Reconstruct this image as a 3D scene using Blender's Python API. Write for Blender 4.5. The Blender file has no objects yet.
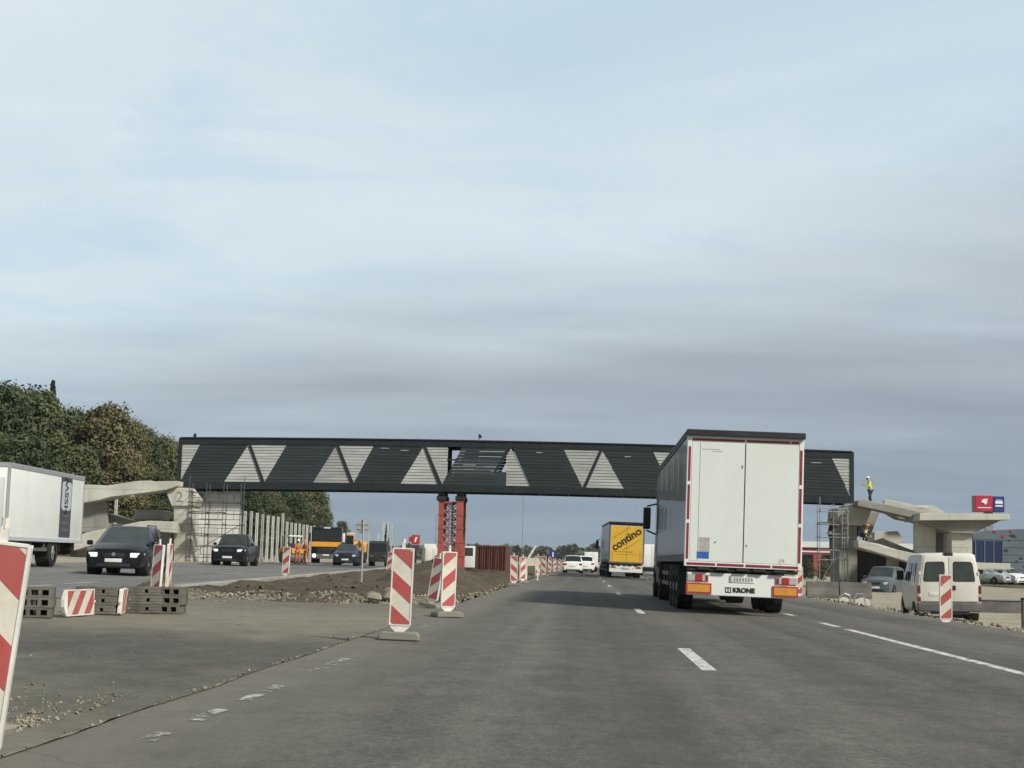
import bpy, bmesh, math, random
from mathutils import Vector, Matrix, noise
R = math.radians
PI = math.pi
scene = bpy.context.scene
col = scene.collection
rng = random.Random(7)

# ------------------------------------------------------------------ camera
F = 1540.0
H = 1.05
CAMM = (Matrix.Rotation(R(2.71), 3, 'Z') @ Matrix.Rotation(R(96.53), 3, 'X') @ Matrix.Rotation(R(1.4), 3, 'Z'))
cam_d = bpy.data.cameras.new('camera')
cam = bpy.data.objects.new('camera', cam_d)
col.objects.link(cam)
cam.matrix_world = Matrix.Translation((0, 0, H)) @ CAMM.to_4x4()
cam_d.sensor_width = 36
cam_d.lens = F / 1024 * 36
cam_d.clip_start = 0.1
cam_d.clip_end = 20000
scene.camera = cam


def at(px, py, Y):
    """world point at distance Y along the road seen at a pixel (survey helper)"""
    d = CAMM @ Vector((px - 512, 384 - py, -F))
    t = Y / d.y
    return Vector((d.x * t, Y, d.z * t + H))


def sst(a, b, x):
    t = min(1, max(0, (x - a) / (b - a)))
    return t * t * (3 - 2 * t)


def gz(x, y):
    z = -0.02 * min(7, max(-30, x))
    d = 0.30 * (1 - sst(50, 95, y))
    z -= d * sst(8.7, 10.4, x)
    return z


# ------------------------------------------------------------------ materials
def newmat(name):
    m = bpy.data.materials.new(name)
    m.use_nodes = True
    nt = m.node_tree
    return m, nt, nt.nodes['Principled BSDF']


def N(nt, typ, **kw):
    n = nt.nodes.new(typ)
    for k, v in kw.items():
        if k in n.inputs.keys():
            n.inputs[k].default_value = v
        else:
            setattr(n, k, v)
    return n


def noise_fac(nt, scale, detail=4, mapping=None, rough=0.6, coord='Object'):
    tc = N(nt, 'ShaderNodeTexCoord')
    mp = N(nt, 'ShaderNodeMapping')
    if mapping:
        mp.inputs['Scale'].default_value = mapping
    nt.links.new(tc.outputs[coord], mp.inputs['Vector'])
    ns = N(nt, 'ShaderNodeTexNoise')
    ns.inputs['Scale'].default_value = scale
    ns.inputs['Detail'].default_value = detail
    ns.inputs['Roughness'].default_value = rough
    nt.links.new(mp.outputs['Vector'], ns.inputs['Vector'])
    return ns.outputs['Fac']


def ramp(nt, fac, stops):
    r = N(nt, 'ShaderNodeValToRGB')
    el = r.color_ramp.elements
    while len(el) < len(stops):
        el.new(0.5)
    for e, (p, c) in zip(el, stops):
        e.position = p
        e.color = (*c, 1) if len(c) == 3 else c
    nt.links.new(fac, r.inputs['Fac'])
    return r.outputs['Color']


def mixc(nt, fac, a, b, mode='MIX'):
    m = N(nt, 'ShaderNodeMix')
    m.data_type = 'RGBA'
    m.blend_type = mode
    for idx, v in ((0, fac), (6, a), (7, b)):
        if isinstance(v, (int, float)):
            m.inputs[idx].default_value = v
        elif isinstance(v, tuple):
            m.inputs[idx].default_value = (*v, 1)
        else:
            nt.links.new(v, m.inputs[idx])
    return m.outputs[2]


def math_(nt, op, a, b=0.0, clamp=False):
    m = N(nt, 'ShaderNodeMath')
    m.operation = op
    m.use_clamp = clamp
    for i, v in enumerate((a, b)):
        if isinstance(v, (int, float)):
            m.inputs[i].default_value = v
        else:
            nt.links.new(v, m.inputs[i])
    return m.outputs[0]


def bump(nt, bsdf, fac, strength, dist=0.02):
    b = N(nt, 'ShaderNodeBump')
    b.inputs['Strength'].default_value = strength
    b.inputs['Distance'].default_value = dist
    nt.links.new(fac, b.inputs['Height'])
    nt.links.new(b.outputs['Normal'], bsdf.inputs['Normal'])


def mat(name, c, rough=0.6, metal=0.0, var=0.18, scale=4.0, bmp=0.0, dirt=None, dirt_amt=0.35, coat=0.0, stretch=None, spec=0.5):
    """a surface with uneven tone: c varied by noise, blotched with dirt of its own shape"""
    m, nt, b = newmat(name)
    f = noise_fac(nt, scale, 5, stretch)
    lo = tuple(max(0, x * (1 - var)) for x in c)
    hi = tuple(min(1, x * (1 + var)) for x in c)
    cc = ramp(nt, f, [(0.3, lo), (0.7, hi)])
    if dirt:
        f2 = noise_fac(nt, scale * 0.45 + 0.3, 6, stretch, 0.7)
        k = math_(nt, 'MULTIPLY', math_(nt, 'SUBTRACT', f2, 0.42, True), dirt_amt * 6, True)
        cc = mixc(nt, k, cc, dirt)
    nt.links.new(cc, b.inputs['Base Color'])
    b.inputs['Roughness'].default_value = rough
    b.inputs['Metallic'].default_value = metal
    b.inputs['Coat Weight'].default_value = coat
    b.inputs['Specular IOR Level'].default_value = spec
    if bmp:
        bump(nt, b, noise_fac(nt, scale * 8, 4), bmp, 0.01)
    return m


def asphalt(name, base, dust, dust_amt=0.5, streak=0.5, seam=None, edge=None):
    m, nt, b = newmat(name)
    big = noise_fac(nt, 0.22, 5, (1, 0.45, 1))
    stre = noise_fac(nt, 1.0, 3, (0.85, 0.012, 1))
    mid = noise_fac(nt, 2.2, 6, (1, 0.6, 1), 0.7)
    grain = noise_fac(nt, 55, 3, None, 0.8)
    c = ramp(nt, grain, [(0.28, tuple(x * 0.5 for x in base)), (0.5, base), (0.72, tuple(x * 1.8 for x in base))])
    c = mixc(nt, 1.0, c, ramp(nt, stre, [(0.32, (1 - 0.42 * streak,) * 3), (0.68, (1 + 0.35 * streak,) * 3)]), 'MULTIPLY')
    c = mixc(nt, 1.0, c, ramp(nt, mid, [(0.32, (0.74,) * 3), (0.7, (1.24,) * 3)]), 'MULTIPLY')
    speck = noise_fac(nt, 17, 4, (1, 0.5, 1), 0.85)
    c = mixc(nt, 1.0, c, ramp(nt, speck, [(0.30, (0.66,) * 3), (0.5, (1.0,) * 3), (0.70, (1.42,) * 3)]), 'MULTIPLY')
    d = math_(nt, 'MULTIPLY', ramp(nt, big, [(0.42, (0, 0, 0)), (0.66, (1, 1, 1))]), dust_amt)
    if seam:
        # dust swept into a broad belt by turning traffic, bare asphalt in front of it
        tcy = N(nt, 'ShaderNodeTexCoord')
        sx = N(nt, 'ShaderNodeSeparateXYZ')
        nt.links.new(tcy.outputs['Object'], sx.inputs[0])
        yy = math_(nt, 'ADD', sx.outputs['Y'], math_(nt, 'MULTIPLY', math_(nt, 'SUBTRACT', big, 0.5), 22.0))
        belt = ramp(nt, math_(nt, 'DIVIDE', yy, 40.0), [(0.20, (0.75,) * 3), (0.30, (0.06,) * 3), (0.40, (0.12,) * 3), (0.50, (0.8,) * 3), (0.66, (0.95,) * 3), (0.76, (0.55,) * 3)])
        d = math_(nt, 'MAXIMUM', math_(nt, 'MULTIPLY', d, 0.35), math_(nt, 'MULTIPLY', belt, 0.8))
    if edge:
        # dust and fines gather along both edges of the lanes
        tce = N(nt, 'ShaderNodeTexCoord')
        se = N(nt, 'ShaderNodeSeparateXYZ')
        nt.links.new(tce.outputs['Object'], se.inputs[0])
        xx = math_(nt, 'ADD', se.outputs['X'], math_(nt, 'MULTIPLY', math_(nt, 'SUBTRACT', big, 0.5), 2.2))
        e = ramp(nt, math_(nt, 'DIVIDE', math_(nt, 'ADD', xx, 3.0), 12.0), [(0.0, (0.85,) * 3), (0.06, (0.75,) * 3), (0.15, (0.14,) * 3), (0.72, (0.0,) * 3), (0.88, (0.30,) * 3), (0.97, (0.8,) * 3)])
        d = math_(nt, 'MAXIMUM', d, e)
        # bands rolled darker and smoother by the wheels of both lanes
        ph = math_(nt, 'MULTIPLY', math_(nt, 'SUBTRACT', se.outputs['X'], math_(nt, 'ADD', 0.12, math_(nt, 'MULTIPLY', big, 0.5))), 2 * PI / 1.757)
        wv = math_(nt, 'MULTIPLY', math_(nt, 'COSINE', ph), math_(nt, 'MULTIPLY', stre, 0.17))
        tr = math_(nt, 'SUBTRACT', 1.0, wv)
        cv = N(nt, 'ShaderNodeCombineXYZ')
        for i in range(3):
            nt.links.new(tr, cv.inputs[i])
        c = mixc(nt, 1.0, c, cv.outputs[0], 'MULTIPLY')
    d = math_(nt, 'MULTIPLY', d, math_(nt, 'ADD', mid, 0.35, True))
    c = mixc(nt, d, c, dust)
    # thin meandering cracks sealed with tar
    v = N(nt, 'ShaderNodeTexVoronoi')
    v.feature = 'DISTANCE_TO_EDGE'
    v.inputs['Scale'].default_value = 0.16
    tc = N(nt, 'ShaderNodeTexCoord')
    wob = N(nt, 'ShaderNodeTexNoise')
    wob.inputs['Scale'].default_value = 0.8
    nt.links.new(tc.outputs['Object'], wob.inputs['Vector'])
    va = N(nt, 'ShaderNodeVectorMath')
    va.operation = 'MULTIPLY_ADD'
    nt.links.new(wob.outputs['Color'], va.inputs[0])
    va.inputs[1].default_value = (1.6, 1.6, 0)
    nt.links.new(tc.outputs['Object'], va.inputs[2])
    nt.links.new(va.outputs[0], v.inputs['Vector'])
    k = math_(nt, 'MULTIPLY', math_(nt, 'LESS_THAN', v.outputs['Distance'], 0.0022), 0.0 if seam else 0.28)
    c = mixc(nt, k, c, tuple(x * 0.45 for x in base))
    nt.links.new(c, b.inputs['Base Color'])
    b.inputs['Roughness'].default_value = 0.82
    b.inputs['Specular IOR Level'].default_value = 0.3
    bump(nt, b, grain, 0.5, 0.006)
    return m


def earthmat(name, stops, scale=1.5, bmp=0.7, fine=18):
    m, nt, b = newmat(name)
    f = noise_fac(nt, scale, 8, None, 0.72)
    g = noise_fac(nt, fine, 4, None, 0.8)
    c = ramp(nt, f, stops)
    c = mixc(nt, 1.0, c, ramp(nt, g, [(0.3, (0.6,) * 3), (0.7, (1.35,) * 3)]), 'MULTIPLY')
    nt.links.new(c, b.inputs['Base Color'])
    b.inputs['Roughness'].default_value = 0.95
    b.inputs['Specular IOR Level'].default_value = 0.1
    bump(nt, b, g, bmp, 0.05)
    return m


def leafmat(name, cols, trans=0.15):
    m, nt, b = newmat(name)
    f = noise_fac(nt, 0.45, 3)
    g = noise_fac(nt, 3.0, 2)
    c = ramp(nt, f, [(0.33, cols[0]), (0.5, cols[1]), (0.68, cols[2])])
    oi = N(nt, 'ShaderNodeObjectInfo')
    h = N(nt, 'ShaderNodeHueSaturation')
    nt.links.new(c, h.inputs['Color'])
    nt.links.new(math_(nt, 'ADD', math_(nt, 'MULTIPLY', oi.outputs['Random'], 0.024), 0.488), h.inputs['Hue'])
    nt.links.new(math_(nt, 'ADD', math_(nt, 'MULTIPLY', g, 0.7), 0.80), h.inputs['Value'])
    nt.links.new(h.outputs['Color'], b.inputs['Base Color'])
    b.inputs['Roughness'].default_value = 0.7
    b.inputs['Specular IOR Level'].default_value = 0.2
    return m


def emis(name, c, s, base=(0.8, 0.8, 0.8)):
    m, nt, b = newmat(name)
    b.inputs['Base Color'].default_value = (*base, 1)
    b.inputs['Emission Color'].default_value = (*c, 1)
    b.inputs['Emission Strength'].default_value = s
    return m


MT = dict(
    road=asphalt('road_asphalt', (0.096, 0.092, 0.079), (0.175, 0.161, 0.13), 0.40, 0.95, edge=1),
    left_road=asphalt('left_carriageway_asphalt', (0.15, 0.15, 0.142), (0.24, 0.225, 0.19), 0.5, 0.5),
    old_asphalt=asphalt('old_dusty_asphalt', (0.076, 0.074, 0.060), (0.275, 0.245, 0.18), 0.95, 0.15, seam=1),
    gravel=earthmat('beige_gravel', [(0.3, (0.25, 0.225, 0.17)), (0.5, (0.36, 0.325, 0.25)), (0.7, (0.44, 0.405, 0.32))], 0.6, 0.6, 14),
    ridge=earthmat('broken_road_spoil', [(0.3, (0.13, 0.115, 0.085)), (0.5, (0.21, 0.19, 0.145)), (0.7, (0.30, 0.275, 0.215))], 1.6, 1.0, 8),
    soil=earthmat('dark_brown_soil', [(0.3, (0.070, 0.058, 0.041)), (0.55, (0.115, 0.096, 0.068)), (0.75, (0.175, 0.148, 0.108))], 1.3, 1.0, 9),
    ground=earthmat('grassy_ground', [(0.32, (0.06, 0.065, 0.028)), (0.5, (0.11, 0.10, 0.055)), (0.68, (0.19, 0.165, 0.105))], 0.07, 0.6, 4),
    rubble=mat('broken_stone', (0.26, 0.235, 0.18), 0.95, var=0.45, scale=1.7, bmp=0.6, spec=0.1),
    kerbstone=mat('kerb_concrete', (0.36, 0.35, 0.31), 0.9, var=0.2, scale=2, dirt=(0.2, 0.17, 0.12), spec=0.2),
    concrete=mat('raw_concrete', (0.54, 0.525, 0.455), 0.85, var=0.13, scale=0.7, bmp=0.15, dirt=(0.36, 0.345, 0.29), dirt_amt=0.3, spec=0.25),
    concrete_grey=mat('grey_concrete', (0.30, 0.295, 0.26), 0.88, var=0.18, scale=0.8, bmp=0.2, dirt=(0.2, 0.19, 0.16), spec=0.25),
    undercroft_shade=mat('dark_undercroft_shade', (0.045, 0.046, 0.042), 0.9, var=0.3, scale=1.5, stretch=(4, 1, 0.4)),  # near-black colour stands for the shadow under the right stair
    concrete_dark=mat('damp_dark_concrete', (0.10, 0.098, 0.088), 0.9, var=0.2, scale=1.2, dirt=(0.24, 0.22, 0.18)),
    pencil=mat('dark_pencil_mark', (0.20, 0.195, 0.17), 0.9),
    clad=mat('dark_slate_cladding', (0.029, 0.039, 0.041), 0.6, var=0.25, scale=1.1, stretch=(0.4, 1, 3), dirt=(0.042, 0.047, 0.046), dirt_amt=0.2, spec=0.3),
    chord=mat('dark_steel_chord', (0.018, 0.023, 0.026), 0.55, var=0.15, scale=0.6, spec=0.3),
    slat=mat('weathered_grey_slats', (0.45, 0.465, 0.445), 0.8, var=0.28, scale=1.6, stretch=(0.25, 1, 4), dirt=(0.30, 0.31, 0.29), dirt_amt=0.45),
    slatback=mat('slat_backing', (0.19, 0.19, 0.17), 0.9, var=0.2),
    redsteel=mat('red_oxide_steel', (0.40, 0.085, 0.065), 0.6, var=0.25, scale=1.2, dirt=(0.2, 0.06, 0.05)),
    lattice=mat('dull_lattice_steel', (0.30, 0.20, 0.20), 0.55, var=0.3, scale=2),
    blacksteel=mat('black_steel', (0.02, 0.02, 0.022), 0.5, var=0.3),
    galv=mat('galvanised_tube', (0.36, 0.37, 0.37), 0.45, metal=0.6, var=0.25, scale=3),
    tube_dark=mat('dull_scaffold_tube', (0.12, 0.12, 0.115), 0.55, metal=0.3, var=0.3, scale=3),
    plank=mat('scaffold_plank', (0.10, 0.085, 0.06), 0.85, var=0.3, scale=3),
    post=mat('pale_post_concrete', (0.52, 0.53, 0.49), 0.8, var=0.12, scale=1.2, dirt=(0.34, 0.34, 0.3), dirt_amt=0.25),
    white=mat('white_vehicle_paint', (0.78, 0.80, 0.75), 0.35, var=0.04, scale=0.8, dirt=(0.60, 0.60, 0.53), dirt_amt=0.12, coat=0.2),
    doorwhite=mat('white_trailer_door', (0.72, 0.76, 0.71), 0.42, var=0.035, scale=0.7, dirt=(0.56, 0.565, 0.50), dirt_amt=0.26, stretch=(1, 1, 0.3)),
    cream=mat('cream_van_paint', (0.69, 0.68, 0.61), 0.38, var=0.05, scale=1, dirt=(0.48, 0.45, 0.37), dirt_amt=0.22, coat=0.2),
    curtain=mat('grey_trailer_curtain', (0.048, 0.055, 0.058), 0.3, var=0.2, scale=0.5, stretch=(1, 1.2, 0.25), coat=0.25),
    yellow=mat('yellow_trailer_doors', (0.75, 0.46, 0.04), 0.45, var=0.06, scale=0.9, dirt=(0.6, 0.38, 0.06), dirt_amt=0.2),
    orange=mat('orange_paint', (0.75, 0.33, 0.03), 0.45, var=0.1),
    rust=mat('rust_red_container', (0.12, 0.042, 0.028), 0.7, var=0.25, scale=1.2, dirt=(0.1, 0.045, 0.03)),
    redpaint=mat('signal_red', (0.42, 0.035, 0.035), 0.45, var=0.1),
    tapered=mat('red_reflective_tape', (0.26, 0.03, 0.04), 0.4, var=0.15, scale=6),
    beaconred=mat('faded_red_sheeting', (0.42, 0.075, 0.072), 0.45, var=0.14, scale=4, dirt=(0.33, 0.13, 0.105), dirt_amt=0.45),
    beaconwhite=mat('cream_white_sheeting', (0.66, 0.63, 0.54), 0.5, var=0.07, scale=4, dirt=(0.44, 0.40, 0.31), dirt_amt=0.5),
    beaconframe=mat('white_plastic', (0.78, 0.76, 0.70), 0.5, var=0.07, scale=5, dirt=(0.46, 0.42, 0.34), dirt_amt=0.5),
    rubber=mat('grey_recycled_rubber', (0.10, 0.10, 0.088), 0.95, var=0.35, scale=5, bmp=0.4, dirt=(0.2, 0.18, 0.14), spec=0.15),
    rubberpale=mat('dusty_pale_rubber', (0.24, 0.235, 0.20), 0.95, var=0.25, scale=5, bmp=0.4, dirt=(0.15, 0.14, 0.11), spec=0.15),
    tyre=mat('black_tyre', (0.022, 0.022, 0.021), 0.85, var=0.4, scale=6, dirt=(0.06, 0.055, 0.045), spec=0.2),
    rim=mat('wheel_steel', (0.42, 0.42, 0.41), 0.4, metal=0.7, var=0.25, scale=6),
    chassis=mat('black_chassis', (0.02, 0.02, 0.02), 0.7, var=0.4, scale=3, dirt=(0.05, 0.046, 0.04), spec=0.25),
    blackplastic=mat('black_plastic', (0.02, 0.021, 0.022), 0.5, var=0.2),
    greyplastic=mat('grey_bumper_plastic', (0.09, 0.09, 0.088), 0.65, var=0.2, dirt=(0.16, 0.15, 0.13)),
    glass=mat('dark_tinted_glass', (0.016, 0.02, 0.022), 0.08, var=0.1, spec=0.4),
    windscreen=mat('paled_windscreen_glass', (0.036, 0.042, 0.039), 0.1, var=0.35, scale=1.6, spec=0.5),  # base paled to stand for reflected sky and the dashboard behind
    glassgrey=mat('grey_window_glass', (0.05, 0.06, 0.055), 0.12, var=0.2, spec=0.6),
    blackpaint=mat('black_car_paint', (0.012, 0.014, 0.017), 0.2, var=0.2, coat=0.0, spec=0.2),
    bluepaint=mat('dark_blue_car_paint', (0.012, 0.022, 0.034), 0.38, var=0.2, coat=0.15, spec=0.3),
    darkgreen=mat('dark_green_lorry_paint', (0.03, 0.036, 0.033), 0.5, var=0.25),
    greybluepaint=mat('grey_blue_car_paint', (0.085, 0.105, 0.12), 0.3, var=0.1, coat=0.2),
    silver=mat('silver_paint', (0.45, 0.46, 0.46), 0.3, metal=0.4, var=0.08),
    amber=mat('amber_reflector', (0.62, 0.29, 0.045), 0.4, var=0.12, scale=8),
    taillight=mat('red_tail_lamp', (0.42, 0.03, 0.035), 0.2, var=0.2, scale=10, coat=0.5),
    taildark=mat('dusty_dark_red_lamp', (0.17, 0.025, 0.025), 0.3, var=0.2, scale=10),
    platemark=mat('grey_plate_characters', (0.28, 0.28, 0.27), 0.5),
    lens=mat('clear_lamp_lens', (0.62, 0.63, 0.60), 0.12, var=0.15, scale=10, coat=0.6),
    headlit=emis('lit_headlamp', (1.0, 0.93, 0.80), 0.6),
    headdim=emis('lit_lamp_low', (1.0, 0.95, 0.86), 0.25),
    plate=mat('number_plate', (0.70, 0.70, 0.66), 0.45, var=0.08, scale=12),
    plateblue=mat('plate_band_blue', (0.02, 0.06, 0.32), 0.5),
    ink=mat('black_lettering', (0.02, 0.022, 0.025), 0.5, var=0.1),
    inkfaint=mat('faint_brown_lettering', (0.34, 0.22, 0.04), 0.6),
    slate=mat('slate_blue_panel', (0.05, 0.06, 0.075), 0.4, var=0.1),
    palepanel=mat('pale_grey_panel', (0.48, 0.51, 0.53), 0.4, var=0.06),
    stickerblue=mat('blue_sticker', (0.03, 0.12, 0.38), 0.5, var=0.3, scale=14),
    stickergrey=mat('grey_sticker', (0.42, 0.41, 0.38), 0.6, var=0.2, scale=16),
    signred=mat('red_sign_face', (0.45, 0.03, 0.055), 0.4, var=0.06),
    signblue=mat('blue_sign_face', (0.025, 0.05, 0.20), 0.4, var=0.06),
    signwhite=mat('white_sign_mark', (0.80, 0.80, 0.80), 0.5, var=0.03),
    signback=mat('grey_sign_back', (0.42, 0.44, 0.42), 0.55, metal=0.3, var=0.12, scale=5),
    blockwhite=mat('white_block_masonry', (0.66, 0.66, 0.62), 0.85, var=0.06, scale=1.5),
    joint=mat('grey_mortar', (0.25, 0.25, 0.24), 0.9, var=0.1),
    facade=mat('blue_grey_facade', (0.12, 0.15, 0.175), 0.5, var=0.15, scale=0.3),
    facadeblue=mat('dark_blue_glazing', (0.02, 0.035, 0.09), 0.15, var=0.2, scale=0.5, coat=0.4),
    facadewhite=mat('white_facade', (0.70, 0.70, 0.68), 0.6, var=0.05, scale=0.3),
    facadered=mat('red_facade_band', (0.36, 0.06, 0.055), 0.55, var=0.1, scale=0.4),
    bark=mat('grey_brown_bark', (0.07, 0.055, 0.04), 0.95, var=0.35, scale=3, bmp=0.5),
    leaf_green=leafmat('green_leaves', [(0.056, 0.072, 0.032), (0.088, 0.103, 0.048), (0.130, 0.135, 0.066)]),
    leaf_dark=leafmat('dark_green_leaves', [(0.038, 0.054, 0.026), (0.060, 0.078, 0.038), (0.088, 0.106, 0.052)]),
    leaf_olive=leafmat('olive_brown_leaves', [(0.080, 0.083, 0.037), (0.118, 0.113, 0.053), (0.158, 0.142, 0.072)]),
    leaf_spruce=leafmat('spruce_needles', [(0.016, 0.026, 0.014), (0.026, 0.038, 0.020), (0.036, 0.050, 0.026)]),
    leaf_far=leafmat('far_wood_leaves', [(0.035, 0.050, 0.024), (0.055, 0.070, 0.034), (0.075, 0.085, 0.042)]),
    skin=mat('skin', (0.45, 0.27, 0.19), 0.55, var=0.05),
    hivis=mat('yellow_green_safety_vest', (0.55, 0.75, 0.08), 0.6, var=0.1),
    orangecloth=mat('orange_work_cloth', (0.46, 0.15, 0.06), 0.75, var=0.15),
    navycloth=mat('navy_work_cloth', (0.025, 0.035, 0.06), 0.85, var=0.2),
    blackcloth=mat('black_work_cloth', (0.018, 0.018, 0.02), 0.85, var=0.2),
    helmetwhite=mat('white_helmet', (0.75, 0.76, 0.74), 0.35, var=0.03),
    helmetorange=mat('orange_helmet', (0.70, 0.20, 0.04), 0.35, var=0.05),
)


def paintmat():
    """thermoplastic marking worn through to the asphalt"""
    m, nt, b = newmat('worn_white_marking')
    f = noise_fac(nt, 7.0, 6, (1, 0.5, 1), 0.75)
    c = ramp(nt, f, [(0.38, (0.12, 0.118, 0.105)), (0.48, (0.55, 0.54, 0.50)), (0.7, (0.70, 0.69, 0.65))])
    nt.links.new(c, b.inputs['Base Color'])
    nt.links.new(ramp(nt, f, [(0.36, (0, 0, 0)), (0.42, (1, 1, 1))]), b.inputs['Alpha'])
    b.inputs['Roughness'].default_value = 0.75
    m2, nt, b = newmat('badly_worn_marking')
    f = noise_fac(nt, 6.0, 6, (1, 0.5, 1), 0.75)
    c = ramp(nt, f, [(0.47, (0.30, 0.29, 0.26)), (0.58, (0.48, 0.47, 0.43)), (0.8, (0.62, 0.61, 0.57))])
    nt.links.new(c, b.inputs['Base Color'])
    nt.links.new(ramp(nt, f, [(0.47, (0, 0, 0)), (0.58, (0.9, 0.9, 0.9))]), b.inputs['Alpha'])
    b.inputs['Roughness'].default_value = 0.8
    return m, m2


MT['paint'], MT['paint_worn'] = paintmat()


def add_formwork(m, w, h, depth=0.86):
    """board and shutter joints left in cast concrete"""
    nt = m.node_tree
    b = nt.nodes['Principled BSDF']
    src = b.inputs['Base Color'].links[0].from_socket
    tc = N(nt, 'ShaderNodeTexCoord')
    sp = N(nt, 'ShaderNodeSeparateXYZ')
    nt.links.new(tc.outputs['Object'], sp.inputs[0])
    cb = N(nt, 'ShaderNodeCombineXYZ')
    nt.links.new(math_(nt, 'ADD', sp.outputs['X'], sp.outputs['Y']), cb.inputs[0])
    nt.links.new(sp.outputs['Z'], cb.inputs[1])
    br = N(nt, 'ShaderNodeTexBrick')
    nt.links.new(cb.outputs[0], br.inputs['Vector'])
    br.inputs['Scale'].default_value = 1.0
    br.inputs['Brick Width'].default_value = w
    br.inputs['Row Height'].default_value = h
    br.inputs['Mortar Size'].default_value = 0.02
    br.inputs['Color1'].default_value = (1, 1, 1, 1)
    br.inputs['Color2'].default_value = (0.9, 0.9, 0.89, 1)
    br.inputs['Mortar'].default_value = (depth - 0.2, depth - 0.2, depth - 0.2, 1)
    nt.links.new(mixc(nt, 1.0, src, br.outputs['Color'], 'MULTIPLY'), b.inputs['Base Color'])


add_formwork(MT['concrete'], 2.3, 1.25)
add_formwork(MT['concrete_grey'], 2.3, 1.25)
for k in ('clad', 'slat', 'post', 'rubber'):
    nt_ = MT[k].node_tree
    b_ = nt_.nodes['Principled BSDF']
    src_ = b_.inputs['Base Color'].links[0].from_socket
    oi_ = N(nt_, 'ShaderNodeObjectInfo')
    v_ = math_(nt_, 'ADD', math_(nt_, 'MULTIPLY', oi_.outputs['Random'], 0.36), 0.82)
    cb_ = N(nt_, 'ShaderNodeCombineXYZ')
    for i_ in range(3):
        nt_.links.new(v_, cb_.inputs[i_])
    nt_.links.new(mixc(nt_, 1.0, src_, cb_.outputs[0], 'MULTIPLY'), b_.inputs['Base Color'])


# ------------------------------------------------------------------ mesh builder
class MB:
    def __init__(self):
        self.v, self.f, self.mi = [], [], []

    def add(self, vs, fs, m=0):
        o = len(self.v)
        self.v += [Vector(v) for v in vs]
        for f in fs:
            self.f.append([o + i for i in f])
            self.mi.append(m)

    def box(self, c, s, rot=None, m=0):
        hx, hy, hz = s[0] / 2, s[1] / 2, s[2] / 2
        vs = [Vector((x * hx, y * hy, z * hz)) for z in (-1, 1) for y in (-1, 1) for x in (-1, 1)]
        if rot is not None:
            vs = [rot @ v for v in vs]
        c = Vector(c)
        self.add([c + v for v in vs], [(0, 2, 3, 1), (4, 5, 7, 6), (0, 1, 5, 4), (2, 6, 7, 3), (0, 4, 6, 2), (1, 3, 7, 5)], m)

    def b2(self, x0, x1, y0, y1, z0, z1, m=0):
        self.box(((x0 + x1) / 2, (y0 + y1) / 2, (z0 + z1) / 2), (x1 - x0, y1 - y0, z1 - z0), None, m)

    def beam(self, p, q, w, h, m=0):
        p, q = Vector(p), Vector(q)
        d = q - p
        L = d.length
        d.normalize()
        up = Vector((0, 0, 1)) if abs(d.z) < 0.95 else Vector((0, 1, 0))
        s = d.cross(up).normalized()
        u = s.cross(d)
        rot = Matrix((s, d, u)).transposed()
        self.box((p + q) / 2, (w, L, h), rot, m)

    def tube(self, p, q, r, n=8, r2=None, m=0):
        p, q = Vector(p), Vector(q)
        d = (q - p).normalized()
        up = Vector((0, 0, 1)) if abs(d.z) < 0.95 else Vector((0, 1, 0))
        s = d.cross(up).normalized()
        u = s.cross(d)
        r2 = r if r2 is None else r2
        vs = []
        for c, rr in ((p, r), (q, r2)):
            for i in range(n):
                a = 2 * PI * i / n
                vs.append(c + (s * math.cos(a) + u * math.sin(a)) * rr)
        fs = [(i, (i + 1) % n, n + (i + 1) % n, n + i) for i in range(n)]
        fs += [tuple(range(n))[::-1], tuple(range(n, 2 * n))]
        self.add(vs, fs, m)

    def prism(self, poly, a, b, plane='xz', m=0):
        """polygon in the given plane extruded from a to b along the other axis"""
        n = len(poly)
        def P(p, t):
            return {'xz': (p[0], t, p[1]), 'yz': (t, p[0], p[1]), 'xy': (p[0], p[1], t)}[plane]
        vs = [P(p, a) for p in poly] + [P(p, b) for p in poly]
        fs = [tuple(range(n)), tuple(range(n, 2 * n))[::-1]]
        fs += [(i, n + i, n + (i + 1) % n, (i + 1) % n) for i in range(n)]
        self.add(vs, fs, m)

    def build(self, name, mats, parent=None, bevel=0.0, smooth=False, seg=1, loc=None):
        me = bpy.data.meshes.new(name)
        bm = bmesh.new()
        bv = [bm.verts.new(v) for v in self.v]
        for f, mi in zip(self.f, self.mi):
            try:
                fc = bm.faces.new([bv[i] for i in f])
                fc.material_index = mi
            except ValueError:
                pass
        bmesh.ops.recalc_face_normals(bm, faces=bm.faces)
        if bevel:
            es = [e for e in bm.edges if len(e.link_faces) == 2 and e.calc_face_angle(0) > 0.5]
            bmesh.ops.bevel(bm, geom=es, offset=bevel, segments=seg, affect='EDGES', profile=0.6)
        bm.to_mesh(me)
        bm.free()
        if smooth:
            me.polygons.foreach_set('use_smooth', [True] * len(me.polygons))
            me.set_sharp_from_angle(angle=R(38))
        for m in (mats if isinstance(mats, (list, tuple)) else [mats]):
            me.materials.append(m)
        o = bpy.data.objects.new(name, me)
        col.objects.link(o)
        if parent:
            o.parent = parent
        if loc is not None:
            o.location = loc
        return o


def tag(o, label, cat, group=None, kind=None):
    o['label'] = label
    o['category'] = cat
    if group:
        o['group'] = group
    if kind:
        o['kind'] = kind
    return o


def struct(o, kind='structure', label=None):
    o['kind'] = kind
    if label:
        o['label'] = label
    return o


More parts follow.
